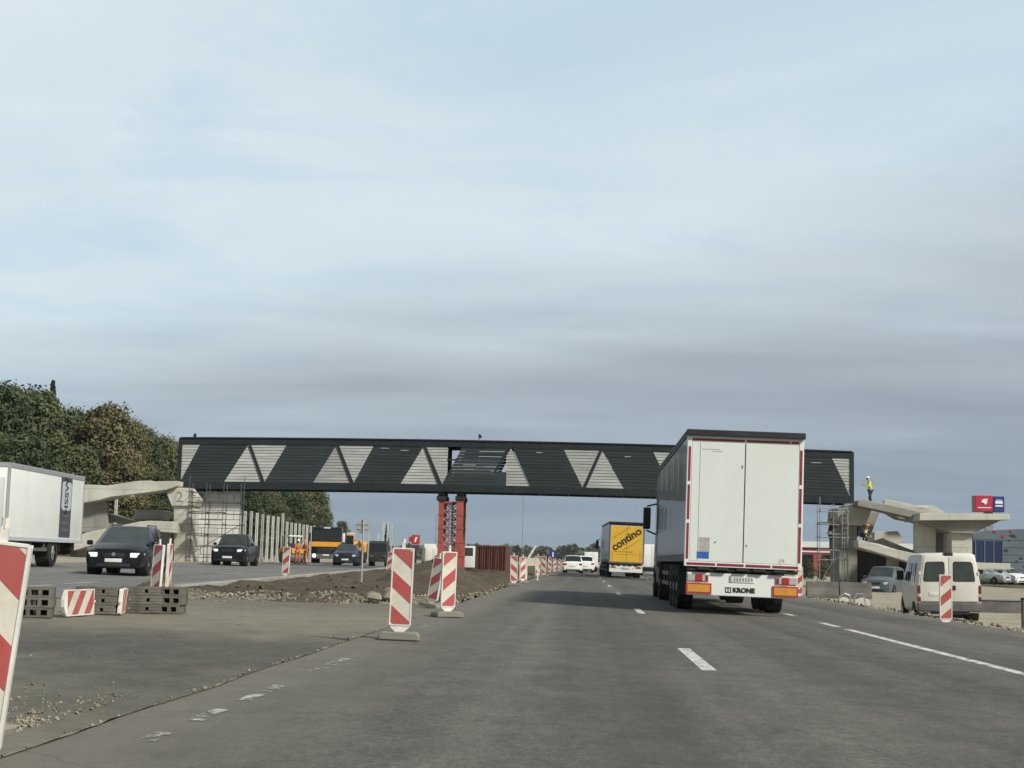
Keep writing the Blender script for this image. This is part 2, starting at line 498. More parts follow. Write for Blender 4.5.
def thing(name, label, cat, loc=(0, 0, 0), rz=0.0, group=None, rx=0, ry=0):
    o = bpy.data.objects.new(name, None)
    o.empty_display_size = 0.2
    col.objects.link(o)
    o.location = loc
    o.rotation_euler = (rx, ry, rz)
    return tag(o, label, cat, group)


def copy_tree(o, label=None, loc=None, rot=None, scale=None, group=None):
    kids = {}
    def rec(a, par):
        c = a.copy()
        col.objects.link(c)
        if par:
            c.parent = par
        for ch in list(a.children):
            rec(ch, c)
        return c
    c = rec(o, None)
    if label:
        c['label'] = label
    if group:
        c['group'] = group
    if loc is not None:
        c.location = loc
    if rot is not None:
        c.rotation_euler = rot
    if scale is not None:
        c.scale = (scale,) * 3 if isinstance(scale, (int, float)) else scale
    return c


def clip_half(poly, a, b, c):
    """keep the part of the polygon with a*x+b*y<=c"""
    out = []
    for i in range(len(poly)):
        p, q = poly[i], poly[(i + 1) % len(poly)]
        dp, dq = a * p[0] + b * p[1] - c, a * q[0] + b * q[1] - c
        if dp <= 0:
            out.append(p)
        if dp * dq < 0:
            t = dp / (dp - dq)
            out.append((p[0] + (q[0] - p[0]) * t, p[1] + (q[1] - p[1]) * t))
    return out


def text(body, size, name, m, parent, loc, rot=(PI / 2, 0, 0), ext=0.004, bold=0.0, sx=1.0):
    cu = bpy.data.curves.new(name, 'FONT')
    cu.body = body
    cu.size = size
    cu.extrude = ext
    cu.offset = bold
    cu.align_x = 'CENTER'
    cu.align_y = 'CENTER'
    tmp = bpy.data.objects.new('tmp_text', cu)
    col.objects.link(tmp)
    dg = bpy.context.evaluated_depsgraph_get()
    me = bpy.data.meshes.new_from_object(tmp.evaluated_get(dg))
    bpy.data.objects.remove(tmp)
    me.materials.clear()
    me.materials.append(m)
    o = bpy.data.objects.new(name, me)
    col.objects.link(o)
    o.parent = parent
    o.location = loc
    o.rotation_euler = rot
    o.scale = (sx, 1, 1)
    return o


def wheel(parent, x, y, r, w, rimr, mats=None, name='wheel', dual=False, face=None):
    """tyre with a dished rim; x is the outer face, sgn points outward"""
    s = 1 if x > 0 else -1
    mb = MB()
    n = 22
    prof = [(0, rimr), (0.0, r * 0.93), (0.03, r), (w - 0.03, r), (w, r * 0.93), (w, rimr)]
    vs, fs = [], []
    for k in range(n):
        a = 2 * PI * k / n
        for (dx, rr) in prof:
            vs.append((x - s * dx, y + math.cos(a) * rr, r + math.sin(a) * rr))
    m = len(prof)
    for k in range(n):
        for j in range(m - 1):
            a, b = k * m + j, ((k + 1) % n) * m + j
            fs.append((a, b, b + 1, a + 1))
    mb.add(vs, fs)
    wl = mb.build(name, MT['tyre'], parent, smooth=True)
    mb = MB()
    mb.tube((x - s * 0.05, y, r), (x - s * (w - 0.02), y, r), rimr * 1.0, n)
    mb.tube((x - s * 0.0, y, r), (x - s * 0.06, y, r), rimr * 0.35, 10)
    for k in range(5):
        a = 2 * PI * k / 5
        mb.beam((x - s * 0.04, y + math.cos(a) * rimr * 0.2, r + math.sin(a) * rimr * 0.2), (x - s * 0.04, y + math.cos(a) * rimr * 0.96, r + math.sin(a) * rimr * 0.96), 0.03, rimr * 0.35)
    mb.build('rim', face or MT['rim'], wl, smooth=False)
    return wl
# ================================================================== SETTING
def frange(a, b, n):
    return [a + (b - a) * i / (n - 1) for i in range(n)]


def grid_sheet(name, xs, ys, zf, m, skirt=0.0):
    mb = MB()
    nx = len(xs)
    vs = [(x, y, zf(x, y)) for y in ys for x in xs]
    fs = [(j * nx + i, j * nx + i + 1, (j + 1) * nx + i + 1, (j + 1) * nx + i) for j in range(len(ys) - 1) for i in range(nx - 1)]
    mb.add(vs, fs)
    return mb.build(name, m, smooth=True)


def far_ys(a, near, far):
    ys = []
    y = a
    while y < near:
        ys.append(y)
        y += 3
    st = 5
    while y < far:
        ys.append(y)
        y += st
        st *= 1.25
    ys.append(far)
    return ys


# ground: one sheet to the horizon
gx = [-2400, -1500, -600, -250, -120, -70, -45, -30, -20, -10, -3, 3, 7, 8.7, 9.2, 9.8, 10.4, 12, 16, 22, 30, 45, 80, 160, 400, 1200, 2400]
struct(grid_sheet('ground', gx, [-200, -40] + far_ys(-20, 110, 2400), lambda x, y: gz(x, y) - 0.10, MT['ground']))
# gravel on the right of the carriageway
struct(grid_sheet('gravel_verge', [8.3, 8.8, 9.2, 9.8, 10.4, 12, 14, 17, 21, 26, 34], far_ys(-6, 150, 260), lambda x, y: gz(x, y) - 0.03 + 0.05 * noise.noise((x * 0.6, y * 0.5, 0)) * sst(8.9, 10, x), MT['gravel']))
# gravel and dust under the works on the left
struct(grid_sheet('works_ground', [-60, -45, -36, -30, -26, -22.2], far_ys(60, 180, 300), lambda x, y: gz(x, y) - 0.03, MT['gravel']))
# old asphalt of the closed junction, left of our carriageway
struct(grid_sheet('old_asphalt', [-30, -22, -16, -12, -9, -7, -5, -3.5, -2.4], frange(-4, 36, 30), lambda x, y: gz(x, y) - 0.012 + 0.02 * noise.noise((x * 0.35, y * 0.3, 3)), MT['old_asphalt']))


# left carriageway
def lroad():
    ys = [33] + far_ys(36, 130, 1600)
    mb = MB()
    rows = []
    for y in ys:
        xr = -9.3 - 0.055 * (min(y, 124) - 35) if y > 35 else -9.3
        rows.append([xr + (-23.0 - xr) * t for t in (0, 0.25, 0.5, 0.75, 1)])
    vs = [(x, y, gz(x, y) + 0.0) for y, r in zip(ys, rows) for x in r]
    fs = [(j * 5 + i, j * 5 + i + 1, (j + 1) * 5 + i + 1, (j + 1) * 5 + i) for j in range(len(ys) - 1) for i in range(4)]
    mb.add(vs, fs)
    # wider apron in front of the median
    y0 = [26, 28, 30, 33, 33]
    struct(mb.build('left_road', MT['left_road'], smooth=True))


lroad()
struct(grid_sheet('left_road_apron', [-23, -18, -14, -11, -8.9], [27.5, 29, 31, 33], lambda x, y: gz(x, y) + 0.0, MT['left_road']))


# our carriageway: a resurfaced layer with a real broken lip along its left edge
def mainroad():
    ys = []
    y = -6.0
    while y < 40:
        ys.append(y)
        y += 0.5
    ys += far_ys(40, 150, 2300)
    xs = [None, -2.2, -0.5, 1.27, 3, 4.9, 7, 8.6, 8.62]
    mb = MB()
    vs = []
    for y in ys:
        xl = -2.62 + 0.035 * noise.noise((0, y * 0.5, 0)) + 0.02 * noise.noise((5, y * 4.3, 0))
        xr = 8.6 + 0.12 * noise.noise((9, y * 0.5, 2))
        vs.append((xl - 0.05, y, gz(xl, y) - 0.03))
        for x in xs:
            if x is None:
                vs.append((xl, y, gz(xl, y) + 0.045))
            elif x == 8.6:
                vs.append((xr, y, gz(xr, y) + 0.045))
            elif x == 8.62:
                vs.append((xr + 0.03, y, gz(xr, y) - 0.08))
            else:
                vs.append((x, y, gz(x, y) + 0.045))
    n = len(xs) + 1
    fs = [(j * n + i, j * n + i + 1, (j + 1) * n + i + 1, (j + 1) * n + i) for j in range(len(ys) - 1) for i in range(n - 1)]
    mb.add(vs, fs)
    struct(mb.build('main_road', MT['road'], smooth=True))


mainroad()
RZ = lambda x, y: gz(x, y) + 0.05


def marks(name, segs, w, m, zf=RZ):
    mb = MB()
    for (x, y0, y1) in segs:
        k = max(1, int((y1 - y0) / 1.5))
        for i in range(k):
            a, b = y0 + (y1 - y0) * i / k, y0 + (y1 - y0) * (i + 1) / k
            mb.add([(x - w / 2, a, zf(x, a)), (x + w / 2, a, zf(x, a)), (x + w / 2, b, zf(x, b)), (x - w / 2, b, zf(x, b))], [(0, 1, 2, 3)])
    return struct(mb.build(name, m))


lane = [(1.28, 15.4 + 17.25 * k, 19.3 + 17.25 * k) for k in range(0, 14)]
lane[1] = (1.28, 32.2, 35.6)
marks('lane_marking', lane, 0.15, MT['paint'])
marks('edge_marking', [(4.86, 3, 28.6), (4.86, 29.6, 31.6), (4.86, 35.5, 37.2), (4.86, 42, 44)] + [(4.86, 48 + 8 * k, 52 + 8 * k) for k in range(12)], 0.15, MT['paint'])
marks('worn_marking', [(-2.2, 7.9, 8.3), (-2.2, 8.9, 9.6), (-2.2, 10.2, 11.0), (-2.2, 11.15, 11.5), (-2.2, 12.9, 15.0), (-2.2, 21.5, 22.6)], 0.10, MT['paint_worn'])


def lipdust():
    mb = MB()
    y = 4.0
    rows = []
    while y < 24:
        xl = -2.62 + 0.035 * noise.noise((0, y * 0.5, 0)) + 0.02 * noise.noise((5, y * 4.3, 0)) - 0.05
        w = max(0.015, 0.05 + 0.07 * noise.noise((2, y * 2.6, 7)))
        rows.append(((xl - w, y, gz(xl, y) + 0.012), (xl + 0.02, y, gz(xl, y) + 0.022), (xl + 0.058 + 0.025 * noise.noise((3, y * 3, 1)), y, gz(xl, y) + 0.052)))
        y += 0.25
    vs = [p for r in rows for p in r]
    mb.add(vs, [(j * 3 + i, j * 3 + i + 1, j * 3 + i + 4, j * 3 + i + 3) for j in range(len(rows) - 1) for i in range(2)])
    struct(mb.build('sand_line', MT['gravel'], smooth=True))


lipdust()
marks('left_lane_marking', [(-11.95, 33.2, 34.7), (-12.2, 36.2, 38.8), (-13.2, 46, 49), (-13.6, 58, 62), (-14, 72, 76), (-14.5, 88, 92), (-15, 104, 108)], 0.15, MT['paint'], lambda x, y: gz(x, y) + 0.005)

# patches of newer bitumen and dust on the old surface: thin sheets of ragged outline
def patch(name, cx, cy, rx, ry, m, zf, seed, n=40):
    mb = MB()
    vs = [(cx, cy, zf(cx, cy))]
    for i in range(n):
        a = 2 * PI * i / n
        k = 1 + 0.35 * noise.noise((math.cos(a) * 1.5, math.sin(a) * 1.5, seed)) + 0.12 * noise.noise((math.cos(a) * 6, math.sin(a) * 6, seed))
        x, y = cx + math.cos(a) * rx * k, cy + math.sin(a) * ry * k
        vs.append((x, y, gz(x, y) - 0.03))
    mb.add(vs, [(0, 1 + i, 1 + (i + 1) % n) for i in range(n)])
    return struct(mb.build(name, m))


# median strip of dark soil between the carriageways
def median():
    mb = MB()
    ys = frange(30.5, 140, 150)
    nx = 26
    vs = []
    for y in ys:
        xr = -2.95 + 0.12 * noise.noise((1, y * 0.5, 0))
        if y < 36:
            xr = -2.95 - (36 - y) * 0.55
        xl = -9.1 - 0.055 * (min(y, 124) - 35) if y > 35 else -9.1
        for i in range(nx):
            t = i / (nx - 1)
            x = xl + (xr - xl) * t
            edge = sst(0, 0.12, t) * sst(0, 0.10, 1 - t) * sst(30.5, 34, y)
            z = gz(x, y) - 0.03 + edge * (0.16 + 0.13 * noise.noise((x * 0.8, y * 0.5, 1)) + 0.07 * noise.noise((x * 3, y * 2.2, 4)))
            vs.append((x, y, z))
    fs = [(j * nx + i, j * nx + i + 1, (j + 1) * nx + i + 1, (j + 1) * nx + i) for j in range(len(ys) - 1) for i in range(nx - 1)]
    mb.add(vs, fs)
    struct(mb.build('median_soil', MT['soil'], smooth=True))


median()


def heap(name, label, cx, cy, rx, ry, h, seed, m):
    mb = MB()
    nr, na = 18, 48
    vs = [(0, 0, h)]
    for i in range(1, nr + 1):
        t = i / nr
        for k in range(na):
            a = 2 * PI * k / na
            x, y = math.cos(a) * rx * t, math.sin(a) * ry * t
            lob = 1 + 0.2 * noise.noise((math.cos(a) * 1.3, math.sin(a) * 1.3, seed))
            z = h * max(0, (1 - t ** 1.35)) * (0.85 + 0.25 * noise.noise((x * 0.9, y * 0.9, seed))) + 0.07 * noise.noise((x * 4, y * 4, seed)) * (1 - t)
            wx, wy = cx + x * lob, cy + y * lob
            if i == nr:
                z = -0.12
            vs.append((x * lob, y * lob, z + gz(wx, wy) - gz(cx, cy)))
    fs = [(0, 1 + k, 1 + (k + 1) % na) for k in range(na)]
    for i in range(nr - 1):
        for k in range(na):
            a, b = 1 + i * na + k, 1 + i * na + (k + 1) % na
            fs.append((a, a + na, b + na, b))
    mb.add(vs, fs)
    o = mb.build(name, m, smooth=True, loc=(cx, cy, gz(cx, cy) + 0.05))
    return tag(o, label, 'soil heap')


heap('soil_heap', 'dark brown conical heap of soil in front of the red steel support tower', -4.85, 51.5, 2.15, 4.5, 1.02, 3, MT['soil'])
heap('soil_heap', 'low earth bank under the dark lorry, left of the conical heap', -8.6, 78, 2.2, 6, 0.55, 8, MT['soil'])


def rocks(name, n, pos, smin, smax, m, seed):
    r = random.Random(seed)
    mb = MB()
    base = [Vector(v) for v in [(1, 1, 1), (-1, 1, 1), (-1, -1, 1), (1, -1, 1), (1, 1, -1), (-1, 1, -1), (-1, -1, -1), (1, -1, -1), (0, 0, 1.35), (1.35, 0, 0), (-1.35, 0, 0), (0, 1.35, 0), (0, -1.35, 0)]]
    fs = [(0, 1, 8), (1, 2, 8), (2, 3, 8), (3, 0, 8), (0, 3, 9), (3, 7, 9), (7, 4, 9), (4, 0, 9), (1, 5, 10), (5, 6, 10), (6, 2, 10), (2, 1, 10), (0, 4, 11), (4, 5, 11), (5, 1, 11), (1, 0, 11), (2, 6, 12), (6, 7, 12), (7, 3, 12), (3, 2, 12)]
    for _ in range(n):
        x, y, z = pos(r)
        s = smin + (smax - smin) * r.random() ** 2.2
        rot = Matrix.Rotation(r.random() * 6, 3, (r.random() - .5, r.random() - .5, r.random() - .4)) 
        vs = []
        for b in base:
            v = rot @ Vector((b.x * (0.7 + 0.5 * r.random()), b.y * (0.7 + 0.5 * r.random()), b.z * (0.5 + 0.3 * r.random())))
            vs.append(Vector((x, y, z + s * 0.25)) + v * s * 0.6)
        mb.add(vs, fs)
    return struct(mb.build(name, m), 'stuff')


def ridge(x, y):
    yc = 30.4 + 4.6 * (x + 8.6) / 5.2
    return 0.20 * math.exp(-((y - yc) / 0.85) ** 2) * (0.75 + 0.7 * noise.noise((x * 1.1, y * 0.4, 6)))


mb = MB()
nx, ny = 60, 14
for j in range(ny):
    for i in range(nx):
        x = -8.9 + 5.7 * i / (nx - 1)
        y = 30.4 + 4.6 * (x + 8.6) / 5.2 - 2.2 + 4.4 * j / (ny - 1)
        mb.v.append(Vector((x, y, gz(x, y) - 0.05 + ridge(x, y) + 0.05 * noise.noise((x * 4, y * 4, 2)))))
for j in range(ny - 1):
    for i in range(nx - 1):
        mb.f.append([j * nx + i, j * nx + i + 1, (j + 1) * nx + i + 1, (j + 1) * nx + i])
        mb.mi.append(0)
struct(mb.build('gravel_ridge', MT['ridge'], smooth=True))


def p_ridge(r):
    t = r.random()
    x = -8.6 + 5.2 * t
    y = 30.4 + 4.6 * t + r.gauss(0, 0.9)
    h = ridge(x, y) - 0.03
    return x, y, gz(x, y) + h


rocks('median_rubble', 1700, p_ridge, 0.006, 0.05, MT['rubble'], 1)
rocks('soil_clods', 420, lambda r: (lambda x, y: (x, y, gz(x, y) + 0.10))(-3.6 - 5 * r.random(), 34 + 40 * r.random() ** 1.5), 0.02, 0.10, MT['soil'], 2)
def p_edge(r):
    y = 33 + 60 * r.random() ** 1.6
    x = -2.9 + r.gauss(0, 0.22)
    return x, y, gz(x, y) + 0.0
rocks('road_edge_debris', 420, p_edge, 0.012, 0.07, MT['rubble'], 4)
def p_right(r):
    y = 12 + 80 * r.random() ** 1.5
    x = 8.95 + abs(r.gauss(0, 0.35))
    return x, y, gz(x, y) + 0.0 + (0.07 if r.random() < 0.3 else 0)
rocks('verge_rubble', 1700, p_right, 0.01, 0.065, MT['rubble'], 5)
def p_near(r):
    x, y = -3.05 - 1.3 * abs(r.gauss(0, 0.6)), 8.6 + r.gauss(0, 0.9)
    return x, y, gz(x, y) - 0.01
rocks('loose_gravel', 1500, p_near, 0.004, 0.018, MT['rubble'], 6)
def p_lip(r):
    y = 5 + 20 * r.random()
    x = -2.72 + r.gauss(0, 0.05)
    return x, y, gz(x, y) + 0.0
rocks('seam_grit', 420, p_lip, 0.004, 0.02, MT['rubble'], 12)
def p_scatter(r):
    x, y = -3 - 6 * r.random(), 8 + 22 * r.random()
    return x, y, gz(x, y)
rocks('scattered_grit', 240, p_scatter, 0.004, 0.016, MT['rubble'], 9)
patch('dust_patch', -3.6, 8.3, 0.75, 1.2, MT['gravel'], lambda x, y: gz(x, y) + 0.025, 3)

# concrete kerb strip along the left edge of the median
def kerb():
    mb = MB()
    y = 35.0
    while y < 112:
        L = 1.0 + 0.02 * rng.random()
        x0, x1 = -9.3 - 0.055 * (y - 35), -9.3 - 0.055 * (y + L - 35)
        if rng.random() < 0.95:
            d = rng.uniform(-0.02, 0.02)
            z = gz(x0, y) + 0.06
            mb.beam((x0 + d + 0.2, y, z), (x1 + d + 0.2, y + L - 0.02, gz(x1, y + L) + 0.06), 0.32, 0.13)
        y += L
    struct(mb.build('kerb', MT['kerbstone'], bevel=0.012))


kerb()
mbk = MB()
for i in range(14):
    t = i / 13
    mbk.tube((-12.4 + 2.6 * t, 46 - 11.5 * t, gz(-12 + 2.6 * t, 46) + 0.0), (-12.4 + 2.6 * (t + 0.1), 46 - 11.5 * (t + 0.1), gz(-12 + 2.6 * t, 46) + 0.0), 0.13 + 0.05 * rng.random(), 6)
struct(mbk.build('dirt_trail', MT['soil'], smooth=True), 'stuff')
# far wood along the horizon
def far_wood():
    r = random.Random(11)
    mb = MB()
    def clump(x, y, z0, h, w, n):
        for _ in range(n):
            a = r.random() * 2 * PI
            t = r.random()
            rad = w * (0.35 + 0.65 * math.sin(PI * min(1, 0.15 + 0.8 * t))) * math.sqrt(r.random())
            c = Vector((x + math.cos(a) * rad, y + math.sin(a) * rad, z0 + h * t))
            s = 0.9 + 1.2 * r.random()
            nrm = Vector((r.gauss(0, 1), r.gauss(0, 1), r.gauss(0, 1))).normalized()
            u = nrm.orthogonal().normalized() * s
            v = nrm.cross(u).normalized() * s
            mb.add([c - u - v * .6, c + u * .8 - v, c + u + v * .7, c - u * .7 + v], [(0, 1, 2, 3)])
    y = 0
    for i in range(210):
        t = i / 209
        px = 330 + 760 * t
        Y = 820 + 160 * math.sin(t * 5) + r.uniform(-60, 160)
        p = at(px + r.uniform(-4, 4), 560, Y)
        hill = 1.5 + 3.0 * sst(0.2, 0.35, t) * (1 - sst(0.36, 0.6, t))
        h = r.uniform(6.5, 9.5) * (1.12 if 0.15 < t < 0.42 else 0.85)
        clump(p.x, Y, -0.5 + hill * 0.2, h, r.uniform(3.5, 6), 130)
    struct(mb.build('far_wood', MT['leaf_far']), 'stuff', 'low hazy dark green wood along the horizon')


far_wood()
# ================================================================== FOOTBRIDGE
BX0, BX1 = -26.45, 17.31
BL = BX1 - BX0
BZ0, BH = 5.22, 3.28
BY = 100.0
BD = 3.4
PXU = BL / 671.0


def camber(u):
    t = u / BL
    return 0.20 * 4 * t * (1 - t)


bridge = thing('footbridge', 'long covered footbridge clad in dark slats with grey triangles, spanning both carriageways', 'footbridge', (BX0, BY, BZ0))
IN0, IN1 = 0.44, 2.90


def U(px):
    return (px - 181) * PXU


def slats(poly, mb, y0, y1, pitch, gap, holes=None, jit=0.0):
    v = IN0
    k = 0
    while v < IN1 - 0.01:
        v1 = min(IN1, v + pitch - gap)
        p = clip_half(clip_half(poly, 0, -1, -v), 0, 1, v1)
        if len(p) >= 3:
            d = rng.uniform(-jit, jit)
            mb.prism([(a, b + camber(a)) for a, b in p], y0 + d, y1 + d, 'xz')
        v += pitch
        k += 1


def tri(pts):
    return [(U(a), IN1 if b else IN0) for a, b in pts]


# 1 = top, 0 = bottom
dark = [[(201, 1), (250, 1), (227, 0), (183, 0)], [(289, 1), (339, 1), (317, 0), (268, 0)], [(377, 1), (427, 1), (405, 0), (358, 0)], [(466, 1), (513, 1), (495, 0), (446.5, 0)]]
light = [[(182, 1), (201, 1), (182, 0)], [(250, 1), (265, 0), (227, 0)], [(252.5, 1), (289, 1), (268, 0)], [(339, 1), (355, 0), (317, 0)], [(341.5, 1), (377, 1), (358, 0)], [(427, 1), (443, 0), (405, 0)], [(429.5, 1), (466, 1), (446.5, 0)], ]
mir = lambda poly: [(1033 - a, b) for a, b in poly][::-1]
dark_all = [(d, 'l', i) for i, d in enumerate(dark)] + [(mir(d), 'r', i) for i, d in enumerate(dark)]
light_all = [(d, 'l', i) for i, d in enumerate(light)] + [(mir(d), 'r', i) for i, d in enumerate(light)]
light_all.append(([(514.5, 1), (533, 0), (495, 0)], 'c', 0))
dark_all[-1] = ([(516.0, 1), (567, 1), (586.5, 0), (534.0, 0)], 'r', 3)
for side, (ya, yb) in enumerate([(0.0, 0.05), (BD - 0.05, BD)]):
    for poly, s, i in dark_all:
        mb = MB()
        P = tri(poly)
        slats(P, mb, ya, yb, 0.20, 0.024, jit=0.014)
        inner = clip_half(P, 0, 1, IN1)
        o = mb.build('cladding', MT['clad'], bridge)
        # backing sheet with a few slits where slats are missing
        mb = MB()
        yb2 = (ya + 0.075, ya + 0.095) if side == 0 else (ya - 0.045, ya - 0.025)
        mb.prism([(a, b + camber(a)) for a, b in P], *yb2, 'xz')
        if not (s == 'l' and i == 3):
            mb.build('backing', MT['clad'], o)
    for poly, s, i in light_all:
        P = tri(poly)
        if s == 'l' and i == 6:           # its right part is still open
            P = clip_half(P, 1, 0, U(451.5))
        if s == 'c':                      # its left part is still open
            P = clip_half(P, -1, 0, -U(510))
        mb = MB()
        slats(P, mb, ya + 0.03 if side == 0 else ya - 0.03, yb + 0.01 if side == 0 else yb - 0.05, 0.19, 0.034, jit=0.006)
        o = mb.build('slat_panel', MT['slat'], bridge)
        mb = MB()
        yb2 = (ya + 0.075, ya + 0.09) if side == 0 else (ya - 0.06, ya - 0.045)
        mb.prism([(a, b + camber(a)) for a, b in P], *yb2, 'xz')
        mb.build('backing', MT['slatback'], o)
    # slivers between paired triangles: the diagonal members
    for a, b in [(251, 266.5), (340, 356.5), (428, 444.5)]:
        for (q0, q1) in ((a, b), (1033 - a, 1033 - b)):
            mb = MB()
            y = (ya + yb) / 2
            u0, u1 = U(q0), U(q1)
            mb.beam((u0, y, IN1 + 0.05 + camber(u0)), (u1, y, IN0 - 0.05 + camber(u1)), 0.14, 0.16)
            mb.build('diagonal', MT['chord'], bridge)
    # chords
    for nm, v0, v1, pr in (('top_chord', IN1, BH, 0.03), ('bottom_chord', 0.0, IN0, 0.03)):
        mb = MB()
        n = 24
        for k in range(n):
            u0, u1 = BL * k / n, BL * (k + 1) / n - 0.012
            P = [(u0, v0 + camber(u0)), (u1, v0 + camber(u1)), (u1, v1 + camber(u1)), (u0, v1 + camber(u0))]
            mb.prism(P, ya - pr, yb + pr, 'xz')
            if nm == 'bottom_chord':
                P2 = [(u0, camber(u0) - 0.03), (u1, camber(u1) - 0.03), (u1, 0.10 + camber(u1)), (u0, 0.10 + camber(u0))]
                mb.prism(P2, ya - pr - 0.06, yb + pr + 0.06, 'xz')
        mb.build(nm, MT['chord'], bridge)
    for u in (0.0, BL):
        mb = MB()
        mb.b2(u - 0.12, u + 0.12, ya - 0.04, yb + 0.04, 0, BH + 0.02)
        mb.build('end_post', MT['chord'], bridge)
# ragged cladding remnants round the open corner in the middle
mb = MB()
mb.prism([(U(499.5), 1.22 + 0.3), (U(510.5), 1.22 + 0.3), (U(510.5), IN0 + 0.12), (U(495), IN0 + 0.12)], 0.0, 0.06, 'xz')
mb.build('cladding', MT['clad'], bridge)
mb = MB()
mb.beam((U(499), 0.02, 1.5), (U(513), 0.02, 2.9 + 0.3), 0.08, 0.14)
mb.build('diagonal', MT['chord'], bridge)
mb = MB()
mb.beam((U(451), 0.05, 1.95 + 0.3), (U(462), 0.05, 1.95 + 0.3), 0.08, 0.10)
mb.build('handrail', MT['chord'], bridge)
# pale slits where slats stand off the frame
mb = MB()
for (a, b, v) in [(483, 508, 2.62), (482, 506, 2.28), (467, 480, 1.72), (488, 500, 1.62), (468, 478, 1.42), (495, 503, 1.35), (540, 546, 2.62), (404, 412, 2.6), (384, 392, 2.72), (628, 634, 2.5), (812, 822, 2.5)]:
    mb.prism([(U(a), v + camber(U(a))), (U(b), v + camber(U(b))), (U(b), v + 0.035 + camber(U(b))), (U(a), v + 0.035 + camber(U(a)))], -0.012, -0.004, 'xz')
mb.build('batten', MT['slat'], bridge)
mb = MB()
mb2 = MB()
n = 24
for k in range(n):
    u0, u1 = BL * k / n, BL * (k + 1) / n
    mb.prism([(u0, BH + camber(u0)), (u1, BH + camber(u1)), (u1, BH + 0.08 + camber(u1)), (u0, BH + 0.08 + camber(u0))], -0.1, BD + 0.1, 'xz')
    mb2.prism([(u0, 0.12 + camber(u0)), (u1, 0.12 + camber(u1)), (u1, 0.30 + camber(u1)), (u0, 0.30 + camber(u0))], 0.06, BD - 0.06, 'xz')
mb.build('roof', MT['chord'], bridge)
mb2.build('deck', MT['chord'], bridge)
for px in (1033 - 446.5, 446.5):
    for q in (0,):
        mb = MB()
        u = U(px + q)
        mb.b2(u - 0.05, u + 0.05, 0.1, 0.2, 0.3, BH)
        mb.build('post', MT['chord'], bridge)
mb = MB()
mb.tube((U(481.5), 0.8, BH + 0.38), (U(481.5), 0.8, BH + 0.58), 0.03, 6)
mb.tube((U(481.5), 0.8, BH + 0.56), (U(483.5), 0.8, BH + 0.66), 0.13, 8)
mb.build('roof_lamp', MT['blackplastic'], bridge)

# ================================================================== RED SUPPORT TOWER
p0 = at(452.5, 490, BY + 1.6)
tower = thing('support_tower', 'red lattice steel tower propping the middle of the footbridge above the soil heap', 'support tower', (p0.x, BY + 1.6, gz(p0.x, BY)))
TH = BZ0 + camber(U(450)) - gz(p0.x, BY) - 0.05
for sx in (-0.60, 0.62):
    for sy in (-1.15, 1.0):
        mb = MB()
        w = 0.32 if sx < 0 else 0.44
        # box column of plates with stiffener rings
        mb.b2(sx - w / 2, sx + w / 2, sy - w / 2, sy + w / 2, 0.05, TH - 0.55)
        for z in frange(0.2, TH - 0.6, 6):
            mb.b2(sx - w / 2 - 0.03, sx + w / 2 + 0.03, sy - w / 2 - 0.03, sy + w / 2 + 0.03, z - 0.04, z + 0.04)
        c = mb.build('column', MT['redsteel'], tower)
        mb = MB()
        mb.b2(sx - 0.30, sx + 0.30, sy - 0.30, sy + 0.30, TH - 0.55, TH - 0.25)
        mb.b2(sx - 0.22, sx + 0.22, sy - 0.22, sy + 0.22, TH - 0.25, TH - 0.01)
        mb.build('jack', MT['blacksteel'], c, bevel=0.02)
for sy in (-1.1, 0.95):
    mb = MB()
    k = 9
    zs = frange(0.3, TH - 0.7, k)
    for i in range(k - 1):
        mb.tube((-0.5, sy, zs[i]), (0.42, sy, zs[i + 1]), 0.035, 6)
        mb.tube((0.42, sy, zs[i]), (-0.5, sy, zs[i + 1]), 0.035, 6)
        mb.tube((-0.5, sy, zs[i]), (0.42, sy, zs[i]), 0.03, 6)
    mb.tube((-0.05, sy, 0.2), (-0.05, sy, TH - 0.7), 0.05, 6)
    mb.build('lattice', MT['lattice'], tower)
for sx in (-0.66, 0.62):
    mb = MB()
    for i in range(k - 1):
        mb.tube((sx, -1.0, zs[i]), (sx, 0.85, zs[i + 1]), 0.03, 6)
    mb.build('lattice', MT['lattice'], tower)
mb = MB()
mb.b2(-0.66, 0.62, -1.25, -1.05, TH - 0.72, TH - 0.6)
mb.b2(-0.66, 0.62, 0.9, 1.1, TH - 0.72, TH - 0.6)
mb.build('cross_beam', MT['redsteel'], tower)
mb = MB()
mb.b2(-1.3, 1.3, -1.7, 1.6, -0.3, 0.06)
mb.build('footing', MT['concrete_grey'], tower, bevel=0.03)


# ================================================================== CONCRETE STAIRS
def PZ(Y, pts):
    r = []
    for a, b in pts:
        p = at(a, b, Y)
        r.append((p.x, p.z))
    return r


def slab(name, Y0, Y1, pts, m, par, bevel=0.03):
    mb = MB()
    mb.prism(PZ((Y0), pts), Y0, Y1, 'xz')
    return mb.build(name, m, par, bevel=bevel)


# left pier
lp = thing('bridge_pier', 'pale concrete pier whose six sided head is marked 2, under the left bridge end', 'bridge pier', (0, 0, 0))
slab('shaft', 99.2, 102.6, [(173.5, 506), (192, 506), (192, 562), (173.5, 562)], MT['concrete'], lp)
hd = slab('pier_head', 99.0, 102.9, [(166.5, 493.5), (172, 487.5), (191, 488), (197.5, 499), (193.5, 506), (171.5, 506)], MT['concrete'], lp)
p = at(179.5, 497.5, 98.99)
text('2', 0.95, 'numeral', MT['pencil'], hd, (p.x, 98.993, p.z), bold=0.0)
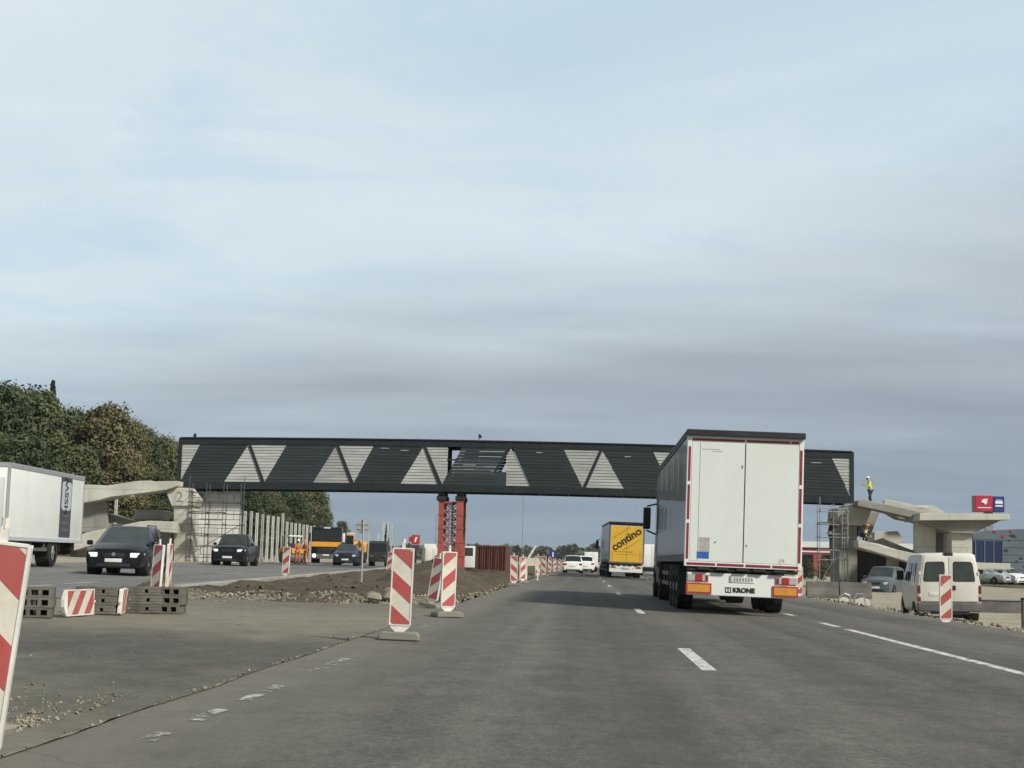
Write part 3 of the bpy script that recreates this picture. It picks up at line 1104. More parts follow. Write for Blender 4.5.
# left stairs
ls = thing('concrete_stair', 'pale concrete stair with two flights, left of the footbridge beside the white lorry', 'concrete stair', (0, 0, 0))
slab('upper_flight', 98.6, 100.8, [(70, 487), (86.5, 484.5), (108, 485.5), (137, 481), (150, 480.5), (152, 481.5), (178, 481), (177.5, 486), (166, 490), (132, 494.5), (110, 497), (100, 500), (70, 505)], MT['concrete'], ls)
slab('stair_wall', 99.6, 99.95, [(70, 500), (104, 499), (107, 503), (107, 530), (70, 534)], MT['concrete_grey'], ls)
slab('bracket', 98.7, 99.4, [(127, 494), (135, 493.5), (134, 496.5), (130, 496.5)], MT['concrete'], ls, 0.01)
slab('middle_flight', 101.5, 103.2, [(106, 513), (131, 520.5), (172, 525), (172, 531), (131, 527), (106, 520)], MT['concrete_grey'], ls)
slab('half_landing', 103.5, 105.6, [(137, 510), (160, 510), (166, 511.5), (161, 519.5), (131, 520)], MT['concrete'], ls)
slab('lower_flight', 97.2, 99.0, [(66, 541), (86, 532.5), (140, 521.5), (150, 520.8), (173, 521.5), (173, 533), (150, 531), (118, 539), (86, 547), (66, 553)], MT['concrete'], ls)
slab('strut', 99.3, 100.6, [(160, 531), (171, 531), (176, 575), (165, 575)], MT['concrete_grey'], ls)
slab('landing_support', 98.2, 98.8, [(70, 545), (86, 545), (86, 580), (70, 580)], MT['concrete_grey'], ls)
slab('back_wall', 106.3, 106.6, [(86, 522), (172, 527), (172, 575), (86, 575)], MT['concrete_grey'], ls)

# right pier and stairs
rp = thing('bridge_pier', 'grey concrete pier with a six sided head under the right end of the footbridge', 'bridge pier', (0, 0, 0))
slab('shaft', 99.0, 102.4, [(838.5, 524), (857, 524), (857.5, 589), (839, 589)], MT['concrete_grey'], rp)
slab('pier_head', 98.7, 102.6, [(846, 507), (850, 504.5), (873, 505), (874.5, 506), (871, 512), (867, 522), (861, 526), (846, 525), (837, 521), (838, 508)], MT['concrete'], rp)
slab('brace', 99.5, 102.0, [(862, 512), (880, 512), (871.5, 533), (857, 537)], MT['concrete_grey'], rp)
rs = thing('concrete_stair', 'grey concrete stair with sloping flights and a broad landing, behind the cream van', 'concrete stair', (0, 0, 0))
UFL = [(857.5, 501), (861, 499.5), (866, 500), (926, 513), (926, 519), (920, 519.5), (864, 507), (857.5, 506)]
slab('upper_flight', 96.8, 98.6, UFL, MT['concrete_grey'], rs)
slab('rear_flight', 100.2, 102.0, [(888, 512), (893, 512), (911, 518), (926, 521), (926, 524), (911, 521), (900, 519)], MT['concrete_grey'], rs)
slab('flight_parapet', 100.4, 100.7, [(884, 500), (888, 499.5), (944, 511.5), (944, 515), (926, 514.5), (884, 505)], MT['concrete'], rs)
slab('upper_block', 102.6, 103.8, [(914, 505.5), (934, 505.5), (941, 510.5), (941, 513), (914, 511)], MT['concrete'], rs)
slab('landing', 95.0, 99.5, [(919.5, 513), (1009.5, 514), (1010, 520), (919.5, 520.5)], MT['concrete'], rs)
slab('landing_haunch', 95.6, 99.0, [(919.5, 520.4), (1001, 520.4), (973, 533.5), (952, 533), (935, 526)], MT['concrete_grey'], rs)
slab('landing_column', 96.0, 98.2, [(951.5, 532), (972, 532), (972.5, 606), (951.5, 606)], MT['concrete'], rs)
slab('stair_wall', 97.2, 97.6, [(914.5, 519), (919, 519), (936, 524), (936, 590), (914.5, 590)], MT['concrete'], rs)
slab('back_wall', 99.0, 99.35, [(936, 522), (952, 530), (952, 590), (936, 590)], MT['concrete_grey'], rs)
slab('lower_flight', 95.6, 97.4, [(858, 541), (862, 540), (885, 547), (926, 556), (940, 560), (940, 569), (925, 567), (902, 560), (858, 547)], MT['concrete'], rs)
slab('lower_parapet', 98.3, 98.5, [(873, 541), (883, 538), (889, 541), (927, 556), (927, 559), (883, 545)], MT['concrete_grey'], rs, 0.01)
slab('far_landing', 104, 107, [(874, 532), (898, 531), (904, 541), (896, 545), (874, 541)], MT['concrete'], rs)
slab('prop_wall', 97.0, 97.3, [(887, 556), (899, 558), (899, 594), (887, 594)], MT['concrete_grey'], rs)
slab('undercroft_wall', 99.8, 100.1, [(857, 550), (902, 558), (914, 563), (914, 596), (857, 592)], MT['undercroft_shade'], rs)  # wall coloured dark in place of the shade beneath the flights
p = at(995, 567, 92)
mb = MB()
mb.prism(PZ(92, [(964, 562), (1010.5, 563.5), (1010.5, 570), (964, 569.5)]), 92, 94.5, 'xz')
o = mb.build('entrance_canopy', MT['concrete'], None, bevel=0.02)
cn = thing('entrance_canopy', 'flat pale concrete slab jutting out at the right behind the parked van', 'canopy', (0, 0, 0))
o.parent = cn
o.name = 'roof_slab'
slab('support_wall', 92.6, 94.2, [(966, 569), (975, 569), (975, 604), (966, 604)], MT['concrete_grey'], cn)

# white block wall behind the left scaffold
bw = thing('block_wall', 'stepped white block masonry tower wall behind the left scaffold', 'block wall', (0, 0, 0))
def blockwall():
    # courses of blocks with real joints
    p0, p1 = at(192, 560, 101), at(239, 560, 101)
    x0, x1 = p0.x, p1.x
    top = at(220, 492, 101).z
    mid = at(200, 519, 101).z
    z0 = gz(-23, 101) - 0.1
    mb = MB()
    z = z0
    row = 0
    while z < top - 0.05:
        h = 0.58
        L = 1.05
        x = x0 - (row % 2) * L / 2
        while x < x1:
            a, b = max(x, x0 if z < mid else x0 + 0.15), min(x + L, x1)
            if b - a > 0.05:
                mb.b2(a + 0.022, b - 0.022, 101, 101.3, z + 0.022, min(top, z + h) - 0.022)
            x += L
        z += h
        row += 1
    mb.build('blocks', MT['blockwhite'], bw, bevel=0.006)
    mb = MB()
    mb.b2(x0, x1, 101.03, 101.28, z0, mid)
    mb.b2(x0 + 0.15, x1, 101.03, 101.28, mid, top)
    mb.build('mortar_core', MT['joint'], bw)


blockwall()


# ================================================================== SCAFFOLDS
def scaffold(label, x0, Y, z0, nx, dx, depth, levels, mtube, decks, poles_up=0.6, cuts=None):
    t = thing('scaffold', label, 'scaffold', (x0, Y, z0))
    topz = levels[-1]
    for i in range(nx + 1):
        for sy in (0, depth):
            mb = MB()
            hh = topz + (poles_up if (i * 7 + int(sy > 0) * 3) % 4 else poles_up * 1.8)
            mb.tube((i * dx, sy, 0), (i * dx, sy, hh), 0.027, 6)
            mb.b2(i * dx - 0.08, i * dx + 0.08, sy - 0.08, sy + 0.08, -0.02, 0.02)
            mb.build('standard', mtube, t)
    for lv in levels:
        for sy in (0, depth):
            mb = MB()
            mb.tube((-0.15, sy - 0.04, lv), (nx * dx + 0.15, sy - 0.04, lv), 0.022, 6)
            mb.build('ledger', mtube, t)
        mb = MB()
        for i in range(nx + 1):
            mb.tube((i * dx + 0.04, -0.1, lv + 0.05), (i * dx + 0.04, depth + 0.1, lv + 0.05), 0.026, 6)
        mb.build('transom', mtube, t)
    for (a, b, lv) in decks:
        mb = MB()
        k = 4
        for j in range(k):
            mb.b2(a * dx, b * dx, 0.05 + depth * j / k, depth * (j + 1) / k - 0.0, lv + 0.08, lv + 0.13)
        mb.build('deck_board', MT['plank'], t)
        mb = MB()
        mb.tube((a * dx, -0.06, lv + 1.0), (b * dx, -0.06, lv + 1.0), 0.025, 6)
        mb.build('guard_rail', mtube, t)
    for i in range(nx):
        mb = MB()
        j = i % (len(levels) - 1)
        mb.tube((i * dx, -0.07, levels[j]), ((i + 1) * dx, -0.07, levels[j + 1]), 0.024, 6)
        mb.build('diagonal_brace', mtube, t)
    return t


xl = at(186, 560, 98).x
scaffold('tall grey tube scaffold standing against the white block wall and left pier', xl, 98.0, gz(xl, 98), 3, (at(238, 560, 98).x - xl) / 3, 0.9, [0.25, 0.95, 1.65, 2.35, 3.05, 3.75, 4.4], MT['tube_dark'], [(0, 2, 3.05), (0, 2, 1.65)])
xr_ = at(819, 585, 97.5).x
sc2 = scaffold('slender tube scaffold holding a worker beside the right pier', xr_, 97.2, gz(xr_, 97), 2, (at(846.5, 585, 97.5).x - xr_) / 2, 1.0, [0.2, 1.7, 2.3, 3.1, 3.9, 4.7], MT['galv'], [(0, 2, 2.3), (0, 2, 3.9)], 0.5)
mb = MB()
for z in frange(0.3, 4.6, 15):
    mb.tube((1.36, -0.12, z), (1.72, -0.12, z), 0.018, 5)
mb.tube((1.36, -0.12, 0), (1.36, -0.12, 4.8), 0.022, 5)
mb.tube((1.72, -0.12, 0), (1.72, -0.12, 4.8), 0.022, 5)
mb.build('ladder', MT['galv'], sc2)
# ================================================================== WARNING BEACONS
ORD = ['first', 'second', 'third', 'fourth', 'fifth', 'sixth', 'seventh', 'eighth', 'ninth', 'tenth', 'eleventh', 'twelfth', 'thirteenth', 'fourteenth', 'fifteenth', 'sixteenth', 'seventeenth', 'eighteenth', 'nineteenth', 'twentieth', 'twenty-first', 'twenty-second']


def beacon_panel(parent, slash, name='panel', W=0.27, Hh=1.0, z0=0.13):
    """plastic blade with a pointed foot, raised rim and three sloping red bars on both faces"""
    mb = MB()
    w = W / 2
    out = [(-w, z0 + 0.05), (-w * 0.75, z0 + 0.01), (-0.05, z0 - 0.035), (0.05, z0 - 0.035), (w * 0.75, z0 + 0.01), (w, z0 + 0.05), (w, z0 + Hh - 0.02), (w - 0.02, z0 + Hh), (-w + 0.02, z0 + Hh), (-w, z0 + Hh - 0.02)]
    mb.prism(out, -0.022, 0.022, 'xz', 0)
    r = 0.017
    x0, x1, a, b = -w + r, w - r, z0 + 0.06, z0 + Hh - r
    # rim
    for s in (-1, 1):
        y0, y1 = (s * 0.022, s * 0.030)
        y0, y1 = min(y0, y1), max(y0, y1)
        mb.b2(-w, x0, y0, y1, z0 + 0.05, z0 + Hh - 0.004, 0)
        mb.b2(x1, w, y0, y1, z0 + 0.05, z0 + Hh - 0.004, 0)
        mb.b2(x0, x1, y0, y1, b, z0 + Hh - 0.004, 0)
        mb.b2(x0, x1, y0, y1, z0 + 0.045, a, 0)
        ys = s * 0.0245
        sheet = [(x0 + .001, a + .001), (x1 - .001, a + .001), (x1 - .001, b - .001), (x0 + .001, b - .001)]
        yy = (min(s * 0.0222, ys), max(s * 0.0222, ys))
        mb.prism(sheet, *yy, 'xz', 1)
        rect = [(x0 + 0.004, a + 0.004), (x1 - 0.004, a + 0.004), (x1 - 0.004, b - 0.004), (x0 + 0.004, b - 0.004)]
        k = 0.85 if slash == '/' else -0.85
        span = b - a
        for c in (0.03, 0.49, 0.95):
            # band between z - k x in [lo, hi]
            lo = a + c * span - 0.85 * (x1 - x0) / 2
            hi = lo + 0.225 * span
            P = clip_half(clip_half(rect, k, -1, -lo), -k, 1, hi)
            if len(P) >= 3:
                ys2 = s * 0.0275
                mb.prism(P, min(ys, ys2) if s > 0 else ys2, max(ys, ys2) if s > 0 else ys, 'xz', 2)
    o = mb.build(name, [MT['beaconframe'], MT['beaconwhite'], MT['beaconred']], parent)
    return o


def foot_plate_mesh(mb, w=0.5, d=0.32, h=0.10, z=0.0):
    P = [(-w / 2, z), (w / 2, z), (w / 2, z + h * 0.6), (w / 2 - 0.04, z + h), (-w / 2 + 0.04, z + h), (-w / 2, z + h * 0.6)]
    mb.prism(P, -d / 2, d / 2, 'xz')


def make_beacon(slash, label):
    t = thing('warning_beacon', label, 'warning beacon', (0, 0, 0), group='red and white warning beacons')
    beacon_panel(t, slash)
    mb = MB()
    foot_plate_mesh(mb)
    mb.build('foot', MT['rubberpale'], t, bevel=0.012)
    mb = MB()
    mb.b2(-0.018, 0.018, -0.018, 0.018, 1.125, 1.20)
    mb.tube((0, 0, 1.19), (0, 0, 1.24), 0.022, 8)
    mb.build('handle', MT['beaconframe'], t)
    return t


proto = {}
rows = [  # px, Y, slash, lean (about Y), turn (about Z), label
    (401, 18.2, '\\', 0.02, 0.05, 'upright cream striped beacon on a pale foot block, nearest on the broken lane line', 0.95),
    (448, 25.6, '/', 0.015, 0.5, 'brightly striped beacon standing in front of a leaning one at the soil heap', 0.95),
    (432, 31.5, '/', 0.17, -0.5, 'beacon leaning to the right behind a bright upright one by the soil heap', 0.90),
    (285, 55.5, '/', 0.03, -0.2, 'small striped beacon at the kerb in front of the workers and the orange tipper', 1.0),
    (387.5, 74, '/', 0.14, -0.3, 'narrow leaning beacon on the far side of the median near the round sign', 1.0),
    (514, 58.5, '\\', -0.02, 0.1, 'sun bleached beacon right of the red container, nearest of the far row', 1.0),
    (522.5, 66, '/', 0.0, 0.55, 'beacon turned half away beside the bleached one and the barrier board', 0.98),
    (537.5, 92, '\\', 0.0, 0.1, 'beacon right of the barrier board, left one of a close pair', 1.1),
    (543.5, 97, '\\', 0.0, -0.2, 'beacon right of the barrier board, right one of a close pair', 1.1),
    (549.5, 128, '\\', 0.0, 0.0, 'far beacon under the blue road sign', 1.1),
    (554.5, 137, '/', 0.0, 0.1, 'far beacon just right of the blue road sign post', 1.05),
    (559, 150, '\\', 0.0, -0.1, 'far beacon next to the leading white car, left of it', 1.0),
    (562.5, 168, '\\', 0.0, 0.0, 'farthest beacon of the row, touching the white car in view', 1.0),
    (945.5, 35.5, '/', 0.0, 0.03, 'striped beacon on the verge in front of the cream van', 1.04),
    (799, 60, '/', 0.0, 0.0, 'striped beacon half hidden by the right edge of the big white trailer', 1.08),
]
for px, Y, sl, lean, turn, lab, sc in rows:
    X = at(px, 580, Y).x
    z = gz(X, Y) + (0.05 if -2.6 < X < 8.3 else 0.0) - (0.12 if px == 945.5 else 0)
    if sl not in proto:
        o = proto[sl] = make_beacon(sl, lab)
        o.location = (X, Y, z)
        o.rotation_euler = (0, lean, turn)
        o.scale = (sc,) * 3
    else:
        copy_tree(proto[sl], lab, (X, Y, z), (0, lean, turn), sc)
# the two largest: leaning one at the left edge of the frame, back to back pair at the rubber blocks
X = at(-34, 758, 7.15).x
copy_tree(proto['\\'], 'large beacon leaning right, cut off by the left edge of the photo', (X, 7.15, gz(X, 7.15) - 0.10), (0, 0.095, 0.22), 1.0)
X = at(160, 596, 30.5).x
copy_tree(proto['/'], 'beacon facing us behind the stack of rubber foot plates', (X - 0.02, 30.2, gz(X, 30) - 0.06), (0.0, 0.06, -0.55), 0.96)
X = at(167.5, 596, 30.5).x
copy_tree(proto['/'], 'beacon seen edge on behind the stack of rubber foot plates', (X, 30.5, gz(X, 30) - 0.06), (0, 0.02, 1.62), 0.98)


# stacked rubber foot plates with slots, and beacon blades lying against them
def make_plain_plate(label):
    t = MB()
    w, d, h, e = 0.60, 0.40, 0.13, 0.04
    t.b2(-w / 2, w / 2, -d / 2, d / 2, 0, e)
    t.b2(-w / 2, w / 2, -d / 2, d / 2, h - e, h)
    for (a, b) in ((-w / 2, -0.20), (-0.155, 0.07), (0.115, w / 2)):
        t.b2(a, b, -d / 2, d / 2, e, h - e)
    o = t.build('rubber_foot_plate', MT['rubber'], None, bevel=0.006)
    return tag(o, label, 'foot plate', 'stacked rubber foot plates')


def make_plate(label):
    t = MB()
    w, d, h = 0.60, 0.40, 0.13
    e = 0.028
    t.b2(-w / 2, w / 2, -d / 2, d / 2, 0, e)
    t.b2(-w / 2, w / 2, -d / 2, d / 2, h - e, h)
    for k in range(5):
        x = -w / 2 + (w - 0.05) * k / 4
        t.b2(x, x + 0.05, -d / 2, d / 2, e, h - e)
    t.b2(-w / 2 + 0.05, w / 2 - 0.05, -0.02, 0.02, e, h - e)
    o = t.build('rubber_foot_plate', MT['rubber'], None)
    return tag(o, label, 'foot plate', 'stacked rubber foot plates')


plate0 = plain0 = None
piles = [(31, 20.6, 3, 0.2, 'the pile at the left edge beside the leaning beacon'), (98, 22.3, 3, 0.12, 'the pile between the two lying striped blades'), (141, 23.3, 3, 0.25, 'the pile between lying blades and the rightmost pile'), (164.5, 23.6, 3, 0.02, 'the slotted pile at the right end of the row')]
for (px, Y, n, rz, where) in piles:
    for k in range(n):
        X = at(px, 600, Y).x
        lab = ['lowest', 'middle', 'topmost'][k] + ' grey rubber foot plate of ' + where
        z = gz(X, Y) - 0.008 + k * 0.132
        if px in (31, 164.5):
            if plate0 is None:
                o = plate0 = make_plate(lab)
            else:
                o = copy_tree(plate0, lab)
        elif plain0 is None:
            o = plain0 = make_plain_plate(lab)
        else:
            o = copy_tree(plain0, lab)
        o.location = (X + rng.uniform(-.015, .015), Y, z)
        o.rotation_euler = (0, 0, rz + rng.uniform(-.03, .03))
for (px, Y, tilt, turn, lab, sl) in [(43, 21.0, -0.08, 1.72, 'striped blade lying on its side against the leftmost rubber pile', '/'), (79, 21.3, -0.03, 1.47, 'wide striped blade lying on its long edge left of the dark rubber pile', '\\'), (122, 22.6, -0.06, -1.35, 'short looking striped blade lying between two rubber piles', '/')]:
    X = at(px, 600, Y).x
    t = thing('beacon_blade', lab, 'beacon blade', (X, Y, gz(X, Y) + 0.0), group='striped blades lying by the rubber piles')
    q = beacon_panel(t, sl, 'blade', Hh=0.95, W=0.36, z0=-0.475)
    q.rotation_euler = (0, R(90), 0)
    q.location = (0, 0, 0.185)
    mb = MB()
    mb.tube((0.475, 0, 0.185), (0.54, 0, 0.185), 0.02, 8)
    mb.build('handle', MT['beaconframe'], t)
    t.rotation_euler = (tilt, 0, turn)

# horizontal barrier board and raised pole beyond the container
X = at(529, 565, 78).x
t = thing('barrier_board', 'pale horizontal barrier board on two legs among the far beacons', 'barrier', (X, 78, gz(X, 78)))
mb = MB()
mb.b2(-0.5, 0.5, -0.02, 0.02, 0.75, 1.15)
mb.build('board', MT['beaconwhite'], t)
for s in (-0.45, 0.45):
    mb = MB()
    mb.b2(s - 0.03, s + 0.03, -0.025, 0.025, 0.0, 0.75)
    mb.b2(s - 0.05, s + 0.05, -0.3, 0.3, 0.0, 0.06)
    mb.build('leg', MT['beaconframe'], t)
mb = MB()
pa, pb = at(526.5, 561, 79), at(536, 545.5, 79)
mb.tube((pa.x, 79, gz(pa.x, 79)), (pa.x, 79, pa.z), 0.05, 6)
mb.tube(pa, pb, 0.055, 8)
o = mb.build('raised_pole', MT['beaconframe'])
tag(o, 'white raised pole slanting up to the right among the far beacons', 'pole')

# ================================================================== POSTS OF THE NOISE BARRIER
def make_post(h):
    mb = MB()
    P = [(-0.09, -0.09), (0.09, -0.09), (0.09, -0.04), (0.03, -0.04), (0.03, 0.04), (0.09, 0.04), (0.09, 0.09), (-0.09, 0.09), (-0.09, 0.04), (-0.03, 0.04), (-0.03, -0.04), (-0.09, -0.04)]
    mb.prism(P, 0, h, 'xy')
    return mb.build('barrier_post', MT['post'])


post0 = None
def put_post(x, y, z, sc, lab, grp):
    global post0
    if post0 is None:
        post0 = make_post(3.5)
        o = post0
    else:
        o = post0.copy()
        col.objects.link(o)
    o.location = (x, y, z)
    o.scale = (1, 1, sc)
    o.rotation_euler = (0, 0, PI / 2 + rng.uniform(-.04, .04))
    tag(o, lab, 'post', grp)


for i in range(20):
    y = 109 + 2.75 * i
    x = -24.5 - 0.05 * (y - 111)
    sc = (1.06 if i < 9 else 0.99) * (1.1 if i == 8 else rng.uniform(0.985, 1.015))
    put_post(x, y, gz(x, y) - 0.03, sc, ORD[i] + ' pale upright post of the barrier row, counted from the white block wall', 'barrier posts right of the block wall')
for i, px in enumerate((115.5, 125.5, 136, 146, 152, 158, 165)):
    Y = 112 + 5.5 * i
    X = at(px, 520, Y).x
    put_post(X, Y, gz(X, Y) - 0.03, (4.45 + 0.25 * i) / 3.5, ORD[i] + ' pale post from the left seen through the gap in the left concrete stair', 'barrier posts behind the left stair')
for i in range(8):
    Y = 186 + 5 * i
    X = -26.3 - 0.01 * (Y - 186)
    put_post(X, Y, gz(X, Y), (1.0 if i < 4 else 1.5 if i < 7 else 1.2), ORD[i] + ' distant thin post from the left, between the round sign and the dark lorry', 'distant barrier posts')

# ================================================================== SIGNS
X = at(361.5, 580, 48.5).x
zb = gz(X, 48.5)
t = thing('road_sign', 'round road sign seen from its grey back on a thin pole in the median', 'road sign', (X, 48.5, zb))
zc = at(361, 526.5, 48.5).z - zb
mb = MB()
mb.tube((0, 0, -0.1), (0, 0, zc + 0.24), 0.028, 10)
mb.build('pole', MT['signback'], t, smooth=True)
mb = MB()
mb.tube((-0.02, 0.03, zc), (-0.02, 0.05, zc), 0.215, 28)
mb.tube((-0.02, 0.022, zc), (-0.02, 0.03, zc), 0.20, 28)
mb.b2(-0.2, 0.16, 0.0, 0.022, zc + 0.06, zc + 0.09)
mb.b2(-0.2, 0.16, 0.0, 0.022, zc - 0.09, zc - 0.06)
mb.build('disc', MT['signback'], t)

X = at(553, 556, 135).x
t = thing('road_sign', 'blue road sign with a white bar beyond the far beacons, a small grey sign above', 'road sign', (X, 135, gz(X, 135)))
mb = MB()
mb.b2(-0.04, 0.04, 0.02, 0.1, 0, 2.0)
mb.build('pole', MT['galv'], t)
za = at(553, 558, 135).z - gz(X, 135)
mb = MB()
mb.b2(-0.32, 0.32, -0.02, 0.02, za, za + 0.66)
f = mb.build('sign_face', MT['signblue'], t)
mb = MB()
mb.b2(-0.06, 0.06, -0.026, -0.021, za + 0.1, za + 0.5)
mb.build('arrow', MT['signwhite'], f)
mb = MB()
mb.b2(-0.05, 0.3, 0.12, 0.15, za + 0.68, za + 0.98)
mb.build('upper_sign', MT['signback'], t)

# red totem in the distance, left of the tower
X = at(415.5, 545, 190).x
t = thing('totem_sign', 'red advertising totem with white emblem and a dark lower panel, left of the red tower', 'totem sign', (X, 190, gz(X, 190)))
w = 8 / F * 190
z1, z0, zz = at(416, 535, 190).z - gz(X, 190), at(416, 544.5, 190).z - gz(X, 190), at(416, 549, 190).z - gz(X, 190)
mb = MB()
mb.b2(-w / 2, w / 2, -0.2, 0.2, z0, z1)
mb.b2(-w / 2 - 0.35, -w / 2, -0.12, 0.12, z0 + 0.3, z1 - 0.25)
f = mb.build('sign_face', MT['redpaint'], t)
mb = MB()
mb.prism([(-0.15, z0 + 0.3), (0.05, z0 + 0.3), (0.1, z0 + 0.55), (0.25, z1 - 0.25), (0.0, z1 - 0.25)], -0.23, -0.205, 'xz')
mb.build('emblem', MT['signwhite'], f)
mb = MB()
mb.b2(-w / 2 + 0.1, w / 2 - 0.05, -0.15, 0.15, zz, z0 - 0.06)
mb.build('price_panel', MT['slate'], t)
mb = MB()
mb.b2(-0.16, 0.16, -0.1, 0.1, 0, zz)
mb.build('pole', MT['blacksteel'], t)

# red and blue cube sign above the right landing
Y = 185
X = at(988, 505, Y).x
t = thing('pylon_sign', 'square red and blue pylon sign rising behind the right stair landing', 'pylon sign', (X, Y, gz(X, Y)))
z0, z1 = at(988, 512, Y).z - gz(X, Y), at(988, 496, Y).z - gz(X, Y)
w = 28 / F * Y
mb = MB()
xm = -w / 2 + w * 0.61
mb.b2(-w / 2, xm - 0.03, -0.9, 0.9, z0, z1)
rf = mb.build('red_face', MT['signred'], t, bevel=0.03)
mb = MB()
mb.b2(xm + 0.03, w / 2, -0.9, 0.9, z0, z1 - 0.06)
bf = mb.build('blue_face', MT['signblue'], t, bevel=0.03)
mb = MB()
cx, cz = -w / 2 + w * 0.31, z0 + (z1 - z0) * 0.62
mb.tube((cx, -0.93, cz), (cx, -0.905, cz), 0.33, 22)
mb.prism([(cx - 0.45, cz - 0.02), (cx - 0.2, cz - 0.12), (cx + 0.2, cz - 0.38), (cx - 0.15, cz - 0.3)], -0.93, -0.905, 'xz')
mb.prism([(cx + 0.12, cz + 0.33), (cx + 0.42, cz + 0.36), (cx + 0.30, cz + 0.12)], -0.93, -0.905, 'xz')
mb.b2(-w / 2 + 0.25, xm - 0.25, -0.925, -0.905, z0 + 0.42, z0 + 0.52)
mb.build('emblem', MT['signwhite'], rf)
mb = MB()
a, b = xm + 0.25, w / 2 - 0.2
mb.b2(a, b, -0.925, -0.905, z0 + 0.95, z0 + 1.30)
mb.b2(a, b, -0.925, -0.905, z0 + 0.62, z0 + 0.80)
mb.b2(a + 0.12, b - 0.12, -0.925, -0.905, z0 + 1.36, z0 + 1.44)
mb.build('emblem', MT['signwhite'], bf)
mb = MB()
mb.b2(-0.45, 0.45, -0.4, 0.4, 0, z0)
mb.build('pole', MT['galv'], t)

# small red and white sign beyond the stair wall
Y = 150
p = at(938, 549.5, Y)
t = thing('petrol_sign', 'small red and white sign seen between the right stair walls above the van', 'sign', (p.x, Y, gz(p.x, Y)))
zz = p.z - gz(p.x, Y)
mb = MB()
mb.b2(-0.72, 0.0, -0.1, 0.1, zz - 0.55, zz + 0.55)
rf = mb.build('red_face', MT['redpaint'], t)
mb = MB()
mb.b2(0.02, 0.3, -0.1, 0.1, zz - 0.55, zz + 0.6)
mb.b2(0.45, 0.62, -0.1, 0.1, zz - 0.55, zz + 0.6)
mb.build('white_panel', MT['signwhite'], t)
mb = MB()
mb.prism([(-0.5, zz - 0.2), (-0.3, zz - 0.25), (-0.15, zz), (-0.2, zz + 0.25), (-0.55, zz + 0.2)], -0.13, -0.105, 'xz')
mb.build('emblem', MT['signwhite'], rf)
mb = MB()
mb.b2(-0.06, 0.06, 0.12, 0.22, 0, zz)
mb.build('pole', MT['galv'], t)

# red steel container
Y = 116
p = at(490, 574, Y)
t = thing('steel_container', 'rust red corrugated steel container end on behind the soil in the median', 'container', (p.x + 0.02, Y, gz(p.x, Y)))
zt = at(490, 545.5, Y).z - gz(p.x, Y)
W = 29.5 / F * Y
mb = MB()
n = 26
pts = []
for k in range(n):
    x0 = -W / 2 + W * k / n
    x1 = -W / 2 + W * (k + 1) / n
    d = 0.0 if k % 2 else 0.06
    pts += [(x0 + 0.005, d), (x1 - 0.005, d)]
pts += [(W / 2, 5.9), (-W / 2, 5.9)]
mb.prism(pts, 0.1, zt - 0.08, 'xy')
mb.build('corrugated_walls', MT['rust'], t)
mb = MB()
for s in (-1, 1):
    for y in (0.02, 5.85):
        mb.b2(s * W / 2 - 0.06, s * W / 2 + 0.06, y - 0.07, y + 0.07, 0, zt)
for z in (0.06, zt - 0.05):
    mb.b2(-W / 2 + 0.06, W / 2 - 0.06, -0.05, 0.09, z - 0.06, z + 0.06)
mb.b2(-W / 2, W / 2, 0.05, 5.9, zt - 0.06, zt - 0.01)
mb.build('corner_frame', MT['rust'], t)
mb = MB()
for s in (-0.35, -0.12, 0.12, 0.35):
    mb.tube((s * W, -0.03, 0.15), (s * W, -0.03, zt - 0.1), 0.022, 6)
mb.build('locking_bar', MT['rust'], t)
# ================================================================== VEHICLES
def rbox(name, x0, x1, y0, y1, z0, z1, m, par, bev=0.02, seg=2):
    mb = MB()
    mb.b2(x0, x1, y0, y1, z0, z1)
    return mb.build(name, m, par, bevel=bev, seg=seg, smooth=True)


